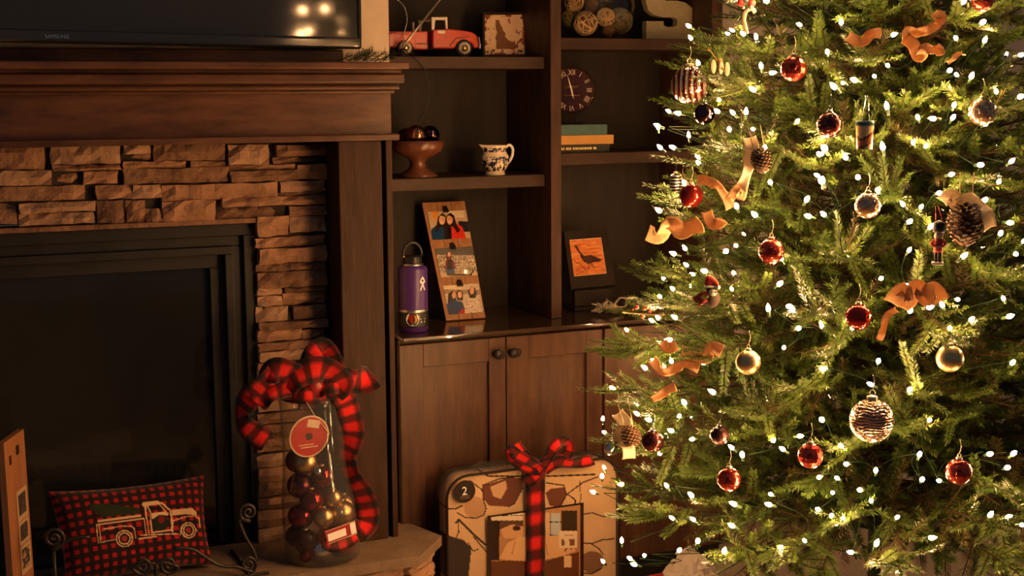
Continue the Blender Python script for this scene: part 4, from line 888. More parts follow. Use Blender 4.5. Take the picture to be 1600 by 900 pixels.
def pil_col(U, V):
    a, b = U*2-1, V*2-1; u = (a*(1-.055*(1-b*b)*np.abs(a)**3)+1)/2; v = (b*(1-.10*(1-a*a)*np.abs(b)**3)+1)/2
    X = (pT0[0]*(1-u)+pT1[0]*u)*(1-v)+(pB0[0]*(1-u)+pB1[0]*u)*v; Y = (pT0[1]*(1-u)+pT1[1]*u)*(1-v)+(pB0[1]*(1-u)+pB1[1]*u)*v
    p = Paint(X, Y, (26, 11, 13)); s1 = (U*16.5)%1; s2 = (V*10.5)%1; A = (s1 < .50); B = (s2 < .50)
    p.m(A ^ B, (40, 9, 12)); p.m(A & B, (160, 20, 25)); x, y = (X-120)*8, (Y-770)*8; q = Paint(x, y, (0, 0, 0)); q.C = p.C
    cr = (214, 176, 132)
    q.poly([(80, 200), (250, 200), (700, 260), (720, 335), (250, 370), (130, 280)], (34, 44, 22)); q.ell(975, 450, 100, 105, (26, 34, 20)); q.ell(985, 410, 40, 50, (110, 20, 26))
    q.poly([(195, 410), (720, 345), (735, 370), (205, 442)], cr); q.poly([(1110, 290), (1390, 258), (1450, 300), (1452, 345), (1300, 340), (1120, 365)], cr); q.poly([(735, 225), (760, 188), (940, 172), (985, 200), (970, 220), (800, 235), (760, 245)], cr); q.poly([(850, 335), (1020, 310), (1080, 330), (1060, 360), (960, 350), (880, 400), (860, 400)], cr)
    for P, w_ in (([(190, 470), (760, 395)], 14), ([(185, 470), (210, 690)], 11), ([(218, 480), (240, 690)], 11), ([(250, 685), (400, 660)], 10), ([(270, 525), (500, 490), (610, 490), (650, 530), (662, 640)], 13), ([(765, 400), (790, 590)], 12), ([(800, 400), (825, 580)], 12), ([(780, 230), (800, 400)], 20), ([(985, 200), (1090, 290), (1112, 380), (1118, 550)], 20), ([(812, 240), (850, 330)], 14), ([(960, 222), (1040, 312)], 12), ([(840, 345), (868, 575), (1112, 545)], 14), ([(1125, 570), (1132, 425), (1300, 372), (1440, 350)], 12), ([(1440, 370), (1485, 370), (1500, 490)], 12), ([(700, 650), (920, 622)], 14), ([(720, 606), (1190, 590)], 14), ([(1225, 600), (1240, 500), (1310, 445), (1400, 470), (1455, 545)], 10)): q.line(P, w_, cr)
    for cx, cy, R_ in ((525, 645, 104), (1335, 540, 100)):
        d = np.hypot(x-cx, y-cy); q.m(d < R_-8, (20, 10, 11)); q.m(np.abs(d-R_+6) < 7, cr); q.m(np.abs(d-R_*.66) < 8, cr); q.m(d < R_*.40, (150, 50, 40)); q.m(np.abs(d-R_*.40) < 4, (20, 10, 11))
    return q.C
cov = grid_panel(PP, 210, 130, .012, nk, pil_col, 'cover', 'fabric_print', pil, True, pbulge)
# --- wrought iron scroll stand
isc = thing('iron_scroll_stand', 'dark wrought iron scroll rack standing in front of the checked pillow', 'metal rack', (PY(240, 890, 3.16).x, 3.16, Z_H))
def spiral(x, y, r_, turns, Y, tail, cw=1, a0=0):
    pts = []
    for i in range(int(turns*22)+1):
        t = i/(turns*22); a = a0+cw*2*math.pi*turns*t; pts.append((x+r_*t*math.cos(a), y+r_*t*math.sin(a)))
    return spline([PY(px, py, Y) for px, py in pts[::2]+tail], 3)
Yi_ = 3.165
for pts in (spiral(84, 841, 18, 2.3, Yi_, [(112, 842), (140, 839)]), spiral(388, 800, 15, 2.2, Yi_, [(374, 812), (384, 840), (397, 862), (400, 876)], -1, 2.5), spiral(388, 881, 13, 2.0, Yi_, [(372, 886), (345, 884), (320, 870), (300, 858), (270, 856)], 1, 1.2), spiral(223, 884, 15, 2.0, Yi_, [(240, 880), (244, 892), (243, 902)], 1, 3.0), spiral(263, 882, 15, 2.0, Yi_, [(246, 878), (244, 892), (243, 902)], -1, 0.2)):
    MB().tube(pts, .0042, 8).build('scroll', 'iron', isc, True, True)
zr0 = Z_H+.004
MB().tube([(PY(70, 905, Yi_).x, Yi_, zr0), (PY(420, 890, Yi_).x, Yi_, zr0)], .004, 8).build('base_rod', 'iron', isc, True, True)
for x, yt in ((84, 860), (223, 898), (263, 896), (388, 894)):
    p = PY(x, yt, Yi_); MB().tube([p, (p.x, Yi_, zr0)], .0038, 8).build('upright', 'iron', isc, True, True)
for x in (90, 392): p = PY(x, 890, Yi_); MB().tube([(p.x, Yi_, zr0), (p.x, Yi_+.20, zr0)], .004, 8).build('cross_rod', 'iron', isc, True, True)

# --- clear cylinder of ornaments with plaid bow
Yv = 3.235; vb_ = PY(505, 882, Yv); sv = proj(vb_)[2]/F
va = thing('ornament_jar', 'tall clear plastic jar of ornaments tied with a red plaid bow', 'jar', (vb_.x, Yv, Z_H))
H_ = PY(484, 612, Yv).z-Z_H; lx = PY(484, 612, Yv).x-vb_.x
JP = [(54, 0.0), (58, .02), (58.5, .2), (57, .36), (52, .5), (49, .65), (48, .9), (48, 1.0)]
jar = [(r_*sv, H_*t, lx*t, 0) for r_, t in JP]
def jr(t): return float(np.interp(t, [b for a, b in JP], [a for a, b in JP]))*sv
MB().lathe([(1e-5, .0006), (jr(0)*.98, .0006)]+[(a, max(b, .0008), c, d) for a, b, c, d in jar]+[(jar[-1][0]-.0015, H_, lx, 0)]+[(a-.0015, b+.003, c, d) for a, b, c, d in jar[::-1][1:]], 48).build('clear_wall', 'clear_plastic', va, True)
# tags
tp_ = PY(483, 682, Yv-jr(.72)-.004)
tagd = MB().lathe([(31*sv, .0006), (31*sv, -.0006)], 40, axis='Y').build('round_tag', 'tag_red', va); tagd.location = (tp_.x-vb_.x, tp_.y-Yv, tp_.z-Z_H); tagd.rotation_euler = (R(4), 0, R(8))
MB().lathe([(31.6*sv, .0009), (32.4*sv, 0), (31.6*sv, -.0009), (30.0*sv, -.0009), (30.0*sv, .0009)], 40, axis='Y', closed=True).build('tag_rim', 'cream_ribbon', tagd)
MB().lathe([(5.5*sv, -.0007), (5.0*sv, -.0012), (1e-5, -.0012)], 20, axis='Y').build('tag_hole', 'black', tagd)
MB().box((-3*sv, -.0012, 13*sv), (17*sv, -.0005, 25*sv), rot=Matrix.Rotation(R(14), 3, 'Y')).build('price_sticker', 'raffia', tagd)
for k, (x, z, l) in enumerate(((-5, -13, 12), (0, -17, 14))): MB().box(((x-l)*sv, -.0011, z*sv), ((x+l)*sv, -.0006, (z+1.3)*sv)).build('tag_print', 'raffia', tagd)
l_ = PY(533, 832, Yv-jr(.2)-.004)
lab = MB().box((-26*sv, -.0008, -11*sv), (26*sv, .0004, 11*sv)).build('paper_label', 'tag_red', va); lab.location = (l_.x-vb_.x, l_.y-Yv, l_.z-Z_H); lab.rotation_euler = (0, R(-9), R(10))
MB().box((-23*sv, -.0013, -7*sv), (8*sv, -.0007, 5*sv)).build('label_panel', 'white_print', lab); MB().box((16*sv, -.0013, -9*sv), (25*sv, -.0007, 9*sv)).build('label_barcode', 'white_print', lab)
MB().box((-25.8*sv, -.0011, 9.6*sv), (25.8*sv, -.0006, 10.8*sv)).box((-25.8*sv, -.0011, -10.8*sv), (25.8*sv, -.0006, -9.6*sv)).build('label_border', 'cream_ribbon', lab)
MB().tube([PY(x, y, Yv-jr(.8)-.003) for x, y in ((479, 628), (492, 650), (515, 678))], .0011, 6).build('hang_cord', 'cream_ribbon', va, True, True)
# balls inside
balls = [(477, 722, 19, 'orn_gold', -.03), (450, 722, 19, 'orn_dark', -.01), (503, 745, 18, 'orn_burgundy', -.03), (497, 737, 7, 'orn_silver', -.07), (460, 760, 20, 'glit_dark', -.02), (487, 782, 19, 'orn_burgundy', -.035), (521, 778, 14, 'orn_gold', -.04), (470, 806, 20, 'orn_burgundy', -.02), (506, 808, 16, 'orn_gold', -.045), (535, 800, 19, 'orn_gold', -.035), (551, 786, 16, 'orn_gold', -.005), (478, 846, 19, 'orn_dark', -.03), (455, 838, 17, 'orn_dark', .0), (503, 862, 18, 'orn_silver', -.042), (541, 862, 17, 'orn_red_shiny', -.02), (508, 838, 14, 'orn_red_shiny', -.05), (490, 760, 16, 'orn_dark', .03), (520, 830, 18, 'orn_burgundy', .03), (475, 870, 10, 'orn_burgundy', -.05)]
jl = ['gold bauble on top of the heap in the jar, under the round tag', 'dull dark bauble at the upper left of the heap in the jar', 'burgundy bauble in the jar, right beside the topmost gold one', 'tiny mirror silver bauble high in the jar', 'dark glitter bauble at the left in the jar', 'burgundy bauble in the very middle of the jar', 'small gold bauble above the two larger gold ones in the jar', 'burgundy bauble at the left in the lower half of the jar', 'gold bauble in the jar, left of the pair above the paper label', 'gold bauble just above the paper label on the jar', 'gold bauble touching the right wall of the jar', 'dull dark bauble low in the jar, left of the silver one', 'dull dark bauble in the lower left corner of the jar', 'mirror silver bauble at the bottom of the jar', 'shiny red bauble at the bottom right of the jar', 'shiny red bauble behind the left end of the paper label', 'dull dark bauble at the back in the middle of the jar', 'burgundy bauble at the back behind the paper label', 'tiny burgundy bauble on the floor of the jar']
for x, y, r_, m_, dy in balls:
    Yq_ = Yv+dy; p = PY(x, y, Yq_); rad = r_*sv; t = (p.z-Z_H)/H_; R_ = jr(max(0, min(1, t)))-.003
    cx = vb_.x+lx*t; d = Vector((p.x-cx, p.y-Yv)); mxr = max(R_-rad, .001)
    if d.length > mxr: d = d*(mxr/d.length)
    o = thing('bauble', '', 'ornament', (cx+d.x, Yv+d.y, max(p.z, Z_H+rad+.004)), group='baubles inside the clear jar')
    o['label'] = jl[balls.index((x, y, r_, m_, dy))]
    MB().ball((0, 0, 0), rad, 28, 16).build('ball', m_, o, True); MB().lathe([(rad*.22, rad*.94), (rad*.22, rad*1.08), (rad*.12, rad*1.10), (1e-5, rad*1.10)], 12).build('cap', 'tan_metal', o, True)
# bow
bow = thing('plaid_bow', 'red and black buffalo plaid bow tied round the top of the ornament jar', 'ribbon', (vb_.x+lx, Yv-.05, Z_H+H_))
def brib(name, pts, w_, side=None, tw=0, **k): ribbon(name, [PY(x, y, Yv+dy) for x, y, dy in pts], w_*1.2*sv, 'plaid', bow, side, .0015, tw, .0014, .0195, **k)
brib('loop', [(486, 604, -.055), (484, 580, -.06), (490, 558, -.055), (504, 545, -.045), (516, 558, -.04), (520, 580, -.05), (512, 602, -.055)], 30, None, .35)
brib('loop', [(446, 604, -.06), (462, 588, -.075), (488, 578, -.085), (514, 580, -.085), (532, 598, -.075), (520, 612, -.065)], 34, None, .3)
brib('loop', [(486, 604, -.05), (462, 585, -.065), (432, 577, -.07), (418, 592, -.06), (428, 606, -.05), (460, 606, -.05), (488, 606, -.05)], 30, None, .5)
brib('loop', [(496, 602, -.055), (520, 594, -.07), (548, 596, -.07), (566, 594, -.06), (584, 588, -.05)], 36, None, .6)
brib('tail', [(430, 584, -.06), (408, 604, -.055), (390, 622, -.04), (378, 644, -.03), (382, 664, -.04), (404, 682, -.05), (418, 690, -.06)], 30, None, .7)
brib('tail', [(455, 605, -.06), (425, 612, -.06), (402, 632, -.05)], 26, None, .5)
brib('tail', [(520, 598, -.065), (538, 622, -.06), (546, 650, -.055), (550, 680, -.05), (540, 712, -.045), (546, 740, -.05), (560, 762, -.055), (572, 790, -.05), (574, 815, -.045), (562, 832, -.05)], 32, None, .55)
brib('tail', [(556, 836, -.062), (540, 848, -.082), (520, 852, -.088), (508, 846, -.088)], 18, None, .2)
brib('collar', [(440, 612, -.01), (462, 617, -.062), (490, 618, -.074), (514, 613, -.055), (528, 606, -.01)], 22)
MB().ball(tuple(PY(492, 603, Yv-.065)), 13*sv, 16, 10, sy=.6).build('knot', 'tag_red', bow, True, True)

# ================================================================== COMFORTER BAG
Yg = 3.285; gz = PY(760, 738, Yg).z; gx0_, gx1_ = PY(698, 860, Yg).x, PY(966, 860, Yg).x; GD = .085
bag = thing('comforter_bag', 'clear zipped bag holding a patterned comforter set beside the hearth', 'bedding bag', ((gx0_+gx1_)/2, Yg+GD/2, 0))
GW = gx1_-gx0_
def rrect(x0, x1, z0, z1, r_, n=6):
    out = []
    for cx, cz, a0 in ((x1-r_, z1-r_, 0), (x0+r_, z1-r_, 90), (x0+r_, z0+r_, 180), (x1-r_, z0+r_, 270)):
        out += [(cx+r_*math.cos(R(a0+90*i/n)), cz+r_*math.sin(R(a0+90*i/n))) for i in range(n+1)]
    return out
# folded comforter: front printed grid clipped to rounded corners, puffed body
def GP(u, v):
    r_ = .055; x = gx0_+.006+(GW-.012)*u; z = gz-.006-(gz-.012)*v
    e = 0
    for cx, sgn in ((gx0_+.006+r_, -1), (gx1_-.006-r_, 1)):
        if (x-cx)*sgn > 0 and z > gz-.006-r_:
            dx, dz = abs(x-cx)/r_, (z-(gz-.006-r_))/r_; m_ = max(dx, dz); l = math.hypot(dx, dz)
            if l > 1e-6: x = cx+sgn*r_*dx*m_/l; z = gz-.006-r_+r_*dz*m_/l
    return (x, Yg+.004, z)
def gcol(U, V):
    P = np.array([[GP(u, v) for u in U[0]] for v in V[:, 0]]); q = P-CAM; d = q@CF; X = q@CR/d*F+800; Y = -(q@CU)/d*F+450
    p = Paint(X, Y, (214, 180, 142)); p.mottle(.05, .10, 2); x, y = (X-690)*4.092, (Y-680)*4.092; w_ = Paint(x, y, (0, 0, 0)); w_.C = p.C; bl = (26, 18, 15); br = (104, 54, 34)
    w_.poly([(265, 320), (420, 275), (525, 270), (520, 330), (470, 440), (430, 460), (300, 450), (262, 400)], br); w_.poly([(310, 330), (410, 290), (420, 340), (380, 410), (330, 390)], (206, 168, 132)); w_.poly([(665, 370), (700, 340), (780, 330), (800, 380), (750, 460), (690, 450)], br)
    w_.poly([(40, 640), (140, 670), (190, 720), (170, 900), (40, 920)], (44, 30, 24)); w_.ell(960, 810, 80, 70, (132, 96, 70)); w_.ell(210, 460, 70, 70, (186, 148, 112))
    for P_, t in (([(180, 290), (260, 350), (262, 320), (370, 278), (520, 262)], 8), ([(260, 350), (265, 410), (285, 470), (270, 510), (220, 530), (150, 525), (100, 495)], 8), ([(520, 340), (470, 440), (430, 460)], 7), ([(90, 560), (110, 540), (150, 580), (210, 640), (280, 700)], 14), ([(105, 560), (110, 620), (95, 650)], 7), ([(170, 690), (200, 740), (230, 730)], 7), ([(205, 650), (285, 745)], 8), ([(670, 305), (780, 320), (795, 380), (750, 465)], 8), ([(805, 370), (900, 300), (1000, 265)], 8), ([(800, 375), (850, 410), (850, 480)], 8), ([(880, 290), (885, 400), (875, 480)], 5), ([(905, 505), (960, 495), (1030, 520), (1100, 505)], 8), ([(905, 690), (960, 690), (1020, 670), (1100, 660)], 8), ([(950, 690), (1000, 720), (1030, 760)], 8), ([(905, 880), (960, 885), (1020, 850)], 8), ([(40, 470), (90, 470), (130, 450)], 9), ([(250, 230), (300, 262), (700, 262), (980, 250)], 10)): w_.line(P_, t, bl)
    return w_.C
cmf = grid_panel(GP, 190, 230, GD-.025, (0, -1, 0), gcol, 'comforter', 'fabric_print', bag, True, lambda u, v: .004*math.sin(u*9+v*5)*math.sin(v*8)*(min(u, 1-u)*6 if min(u, 1-u) < .16 else 1)*(min(v, 1-v)*6 if min(v, 1-v) < .16 else 1))
gb = MB().prism(rrect(gx0_, gx1_, .002, gz, .06), Yg-.006, Yg+GD-.01); gb.build('clear_cover', 'clear_plastic', bag, False, True)
pip = [Vector((x, Yg-.006, z)) for x, z in rrect(gx0_, gx1_, .004, gz, .06)]
MB().tube(pip, .0038, 8, closed=True).build('piping', 'frame_dark', bag, True, True)
MB().tube([Vector((p.x, Yg+GD-.01, p.z)) for p in pip], .0038, 8, closed=True).build('piping', 'frame_dark', bag, True, True)
ft = MB(); 
P_ = [PY(x, y, Yg+.03) for x, y in ((742, 737), (760, 726), (830, 724), (900, 722), (958, 726), (962, 740))]
ft.prism([(p.x, max(p.z, gz)) for p in P_]+[(P_[-1].x, gz-.004), (P_[0].x, gz-.004)], Yg+.03, Yg+.07); ft.build('top_gusset', 'clear_plastic', bag, False, True)
# number disc
dp = PY(726, 768, Yg-.010); ds_ = proj(dp)[2]/F
disc = MB().lathe([(18*ds_, 0), (18*ds_, -.001), (1e-5, -.0012)], 32, axis='Y').build('number_disc', 'frame_dark', bag); disc.location = dp-bag.location
lettering('number', '2', 19*ds_, 'white_print', disc, (-.001, -.0022, .001)); 
for z_ in (-8, -11): MB().box((-8*ds_, -.002, z_*ds_), (8*ds_, -.0013, (z_+1)*ds_)).build('print_line', 'cone_tip', disc)
# insert card
cx0, cx1 = PY(762, 850, Yg-.009).x, PY(912, 850, Yg-.009).x; cz1 = PY(835, 796, Yg-.009).z; cz0 = cz1-.30
def ccol(U, V):
    P = np.stack([cx0+(cx1-cx0)*U, np.full(U.shape, Yg-.009), cz1+(cz0-cz1)*V], -1); q = P-CAM; d = q@CF; X = q@CR/d*F+800; Y = -(q@CU)/d*F+450
    x, y = (X-690)*4.092, (Y-680)*4.092; w_ = Paint(x, y, (172, 128, 92)); fr_ = (48, 32, 25)
    w_.rect(300, 480, 520, 545, (216, 200, 178)); w_.rect(350, 487, 420, 512, (236, 226, 210)); w_.rect(450, 485, 515, 510, (236, 226, 210))
    for P_ in ([(345, 482), (345, 515), (425, 515), (425, 482)], [(445, 482), (445, 512), (520, 512)]): w_.line(P_, 5, fr_)
    w_.rect(300, 545, 370, 800, (46, 32, 26)); w_.rect(370, 545, 520, 600, (92, 64, 48)); w_.poly([(380, 600), (450, 570), (520, 585), (520, 660), (400, 660)], (206, 160, 118)); w_.ell(480, 595, 26, 16, (60, 44, 40))
    w_.rect(655, 495, 700, 650, (206, 176, 146)); w_.rect(695, 498, 760, 650, (176, 186, 190)); w_.line([(695, 498), (695, 650)], 6, fr_); w_.line([(690, 555), (765, 555)], 6, fr_); w_.line([(690, 638), (765, 645)], 6, fr_)
    w_.poly([(370, 790), (420, 690), (500, 650), (760, 640), (860, 740), (780, 770), (640, 800), (520, 810), (430, 800)], (214, 172, 128)); w_.line([(470, 680), (450, 760)], 6, (170, 120, 84)); w_.line([(660, 680), (680, 770)], 6, (170, 120, 84))
    w_.poly([(300, 810), (430, 800), (640, 810), (880, 745), (880, 1400), (300, 1400)], (98, 58, 38)); w_.rect(782, 770, 830, 845, (222, 188, 146)); w_.line([(790, 740), (810, 700), (830, 730)], 8, (84, 50, 38))
    w_.rect(765, 482, 865, 612, (56, 46, 30)); w_.rect(752, 612, 868, 720, (222, 202, 174)); n = vnoise(x*.03, y*.03, 4); w_.m((x > 768) & (x < 852) & (y > 664) & (y < 706) & (n > .3), (120, 84, 66)); w_.line([(785, 640), (840, 640)], 4, (130, 100, 80))
    w_.m((U < .035) | (U > .965) | (V < .02), fr_); return w_.C
grid_panel(lambda u, v: (cx0+(cx1-cx0)*u, Yg-.009, cz1+(cz0-cz1)*v), 150, 150, .0012, (0, -1, 0), ccol, 'insert_card', 'print_gloss', bag)
# ribbon and bow on the bag
gr = thing('gift_ribbon', 'red plaid ribbon and bow wrapped round the comforter bag', 'ribbon', (PY(845, 730, Yg).x, Yg-.014, gz))
gs = proj(PY(840, 800, Yg))[2]/F
RX = PY(836, 800, Yg-.014).x
ribbon('band', [(RX, Yg-.016, .012), (RX, Yg-.0165, gz*.3), (RX+.001, Yg-.017, gz*.6), (RX+.001, Yg-.016, gz-.02), (RX+.004, Yg-.012, gz+.004), (RX+.006, Yg+.03, gz+.009), (RX+.008, Yg+GD, gz+.006)], 32*gs, 'plaid', gr, (1, 0, 0), .0012, 0, .0014, 28.5*gs*.66, n=12)
def grib(name, pts, w_, side=None, tw=0): ribbon(name, [PY(x, y, Yg+dy) for x, y, dy in pts], w_*1.2*gs, 'plaid', gr, side, .001, tw, .0013, 17*gs)
grib('loop', [(846, 730, -.03), (858, 712, -.045), (868, 696, -.05), (880, 690, -.04), (890, 697, -.03), (884, 712, -.03), (862, 724, -.03), (848, 732, -.03)], 15, None, .5)
grib('loop', [(846, 732, -.03), (828, 722, -.045), (810, 712, -.04), (798, 704, -.035), (800, 716, -.03), (822, 730, -.028), (846, 734, -.03)], 15, None, .5)
grib('tail', [(850, 734, -.03), (872, 722, -.04), (890, 724, -.04), (908, 722, -.035), (926, 718, -.03)], 16, None, .6)
grib('tail', [(846, 734, -.032), (836, 744, -.03), (822, 754, -.025)], 18, None, .4)
grib('tail', [(806, 694, -.03), (816, 708, -.032), (832, 722, -.034), (846, 732, -.034)], 15, None, .5)
ribbon('knot', [PY(x, y, Yg+dy) for x, y, dy in ((838, 740, -.03), (846, 728, -.045), (858, 722, -.045), (862, 730, -.03))], 16*gs, 'plaid', gr, None, 0, .2, .002, 17*gs)
# --- gift with tissue under the tree
tY = 3.02; tcn = PY(1078, 882, tY); ts = proj(tcn)[2]/F
gft = thing('tissue_gift', 'red gift box topped with crumpled white tissue under the tree', 'gift', (tcn.x, tY, 0))
zt0 = PY(1078, 908, tY).z
MB().box((-44*ts, -.07, .001), (40*ts, .09, zt0), bev=.004).build('box', 'gift_red', gft)
mb = MB(); rr = random.Random(12); N1 = 26; N2 = 12; V = []
for j in range(N2+1):
    for i in range(N1):
        a = 2*math.pi*i/N1; t = j/N2; r_ = (42*ts)*(1-t**2.2)*(1+rr.uniform(-.16, .16)) if j < N2 else .001
        V.append((r_*math.cos(a), r_*math.sin(a)*.9, zt0-.002+t*52*ts*(1+rr.uniform(-.18, .18))))
mb.add(V, [(j*N1+i, j*N1+(i+1)%N1, (j+1)*N1+(i+1)%N1, (j+1)*N1+i) for j in range(N2) for i in range(N1)]); mb.build('tissue_paper', 'tissue', gft)
# ================================================================== CHRISTMAS TREE
ta = CAM + ray(1374, 600)*3.18; TX, TY = float(ta[0]), float(ta[1])
def TR(z): return max(.02, .648-.2186*(z-.385))
def surf(x, y, k=1.0, push=0.0):
    """the point of the tree's outer cone that the pixel shows (its flank when the ray only grazes it)"""
    r = ray(x, y); best = None; t = 2.05
    while t < 3.5:
        p = CAM+r*t; d = math.hypot(p[0]-TX, p[1]-TY)-TR(p[2])*k
        if d <= 0: best = t; break
        t += .006
    if best is None:
        ts_ = [2.05+.006*i for i in range(240)]; best = min(ts_, key=lambda q: math.hypot((CAM+r*q)[0]-TX, (CAM+r*q)[1]-TY)-TR((CAM+r*q)[2])*k)
    return Vector(CAM+r*(best-push))
tree = thing('christmas_tree', 'large green artificial christmas tree covered in warm lights', 'christmas tree', (TX, TY, 0))
pole = MB().lathe([(.016, .02), (.016, 1.2), (.012, 2.0), (.009, 2.95)], 14).build('trunk', 'pole_green', tree, True)
stn = MB()
for k in range(4):
    a = k*math.pi/2+.4; stn.tube([(.0, 0, .16), (.16*math.cos(a), .16*math.sin(a), .05), (.30*math.cos(a), .30*math.sin(a), .012)], .011, 8)
stn.build('stand', 'pole_green', tree, True)
def branch_mesh(L, seed):
    g = np.random.default_rng(seed); mb = MB(); sag = g.uniform(-.02, .05)*L
    def stem(t): return np.array([L*t, .03*L*math.sin(t*3+seed), L*(.12*t-.10*t*t)+sag*t*t])
    pts = [stem(t) for t in np.linspace(0, 1, 7)]; mb.tube(pts, [.0045*(1-.7*t) for t in np.linspace(0, 1, 7)], 5, 2)
    tw = max(7, int(L*30)); jobs = []
    for i in range(tw):
        t = .22+.74*(i+g.random()*.5)/tw; s = 1 if i % 2 else -1; az = s*g.uniform(.55, .95); el = g.normal(.14, .5)
        l = g.uniform(.085, .135)*(1.25-.55*t)*(1 if t > .3 else .8)
        jobs.append((stem(t), az, el, l, t))
    jobs.append((stem(.93), 0.0, .05, .10, 1.0)); jobs.append((stem(.90), .35, .1, .085, 1.0)); jobs.append((stem(.90), -.35, .0, .085, 1.0))
    for p, az, el, l, t in jobs:
        d = np.array([math.cos(az)*math.cos(el), math.sin(az)*math.cos(el), math.sin(el)]); q = p+d*l
        mid = p+d*l*.5+np.array([0, 0, -.004]); mb.tube([p, mid, q], [.0018, .0014, .0006], 4, 2)
        mi = 3 if (g.random() < .30 and t < .85) else (1 if t > .55 else (1 if g.random() < .35 else 0))
        n = int(l*1000*(1.55 if mi != 3 else .9))
        needles(mb, p, mid, .0185 if mi != 3 else .024, n//2, g, 0.0026 if mi != 3 else .0013, .7, mi, .62)
        needles(mb, mid, q+d*.004, .0165 if mi != 3 else .022, n//2, g, 0.0026 if mi != 3 else .0013, .7, mi, .85)
    for t0 in np.linspace(.05, .8, 5): needles(mb, stem(t0), stem(t0+.16), .022, 55, g, .0014, .9, 3, .8)
    return mb.mesh('branch', ['needle_green', 'needle_tip', 'bark', 'needle_olive'])
LENS = (.65, .58, .51, .44, .36, .28, .20)
BM = {L: [branch_mesh(L, int(L*1000)+s) for s in range(4)] for L in LENS}
g = np.random.default_rng(21); cand = []
NB = 520; zlo, zhi = .42, 2.85
# heights so that the density per cone area is even
zsamp = np.linspace(0, 1, NB); area = lambda q: 1-(1-q)**1.55
for i in range(NB):
    z = zlo+(zhi-zlo)*(1-(1-zsamp[i])**.62); a = i*2.39996+g.uniform(-.2, .2)
    reach = TR(z)*g.uniform(.86, 1.06); inner = i % 4 == 3
    reach *= .76+.30*min(1, 1.5*float(vnoise(np.array([(a % 6.2832)*2.6+7]), np.array([z*5.5]), 6)[0]))
    if inner: reach *= .72
    cand.append((z, a, reach))
camdir = math.atan2(-TY, -TX)
def facing(a): return math.cos(a-camdir)
cand.sort(key=lambda c: (not (c[0] < 1.80 and facing(c[1]) > -.45), -facing(c[1])))
back = []
for i, (z, a, reach) in enumerate(cand):
    L = min(LENS, key=lambda l: abs(l-reach)); me = BM[L][int(g.integers(4))]
    el = g.uniform(-.06, .26)-.10*(z < .6); M = Matrix.Translation((0, 0, z-reach*math.sin(el)*.6)) @ Matrix.Rotation(a, 4, 'Z') @ Matrix.Rotation(-el, 4, 'Y') @ Matrix.Rotation(g.uniform(-.5, .5), 4, 'X') @ Matrix.Scale(reach/L, 4)
    if i < 300:
        o = bpy.data.objects.new('branch', me); COL.objects.link(o); o.parent = tree; o.matrix_local = M
    else: back.append((me, M))
vs = []; fs = []; mis = []; off = 0
for me, M in back:
    n = len(me.vertices); co = np.empty(n*3); me.vertices.foreach_get('co', co); co = co.reshape(-1, 3)
    Mn = np.array(M); vs.append(co@Mn[:3, :3].T+Mn[:3, 3]); fs += [[off+i for i in p.vertices] for p in me.polygons]; mi = np.empty(len(me.polygons), int); me.polygons.foreach_get('material_index', mi); mis.append(mi); off += n
bm_ = bpy.data.meshes.new('rear_foliage'); bm_.from_pydata(np.vstack(vs).tolist(), [], fs)
for m_ in ('needle_green', 'needle_tip', 'bark', 'needle_olive'): bm_.materials.append(MATS[m_])
bm_.polygons.foreach_set('material_index', np.concatenate(mis)); ro = bpy.data.objects.new('rear_foliage', bm_); COL.objects.link(ro); ro.parent = tree; ro['kind'] = 'stuff'

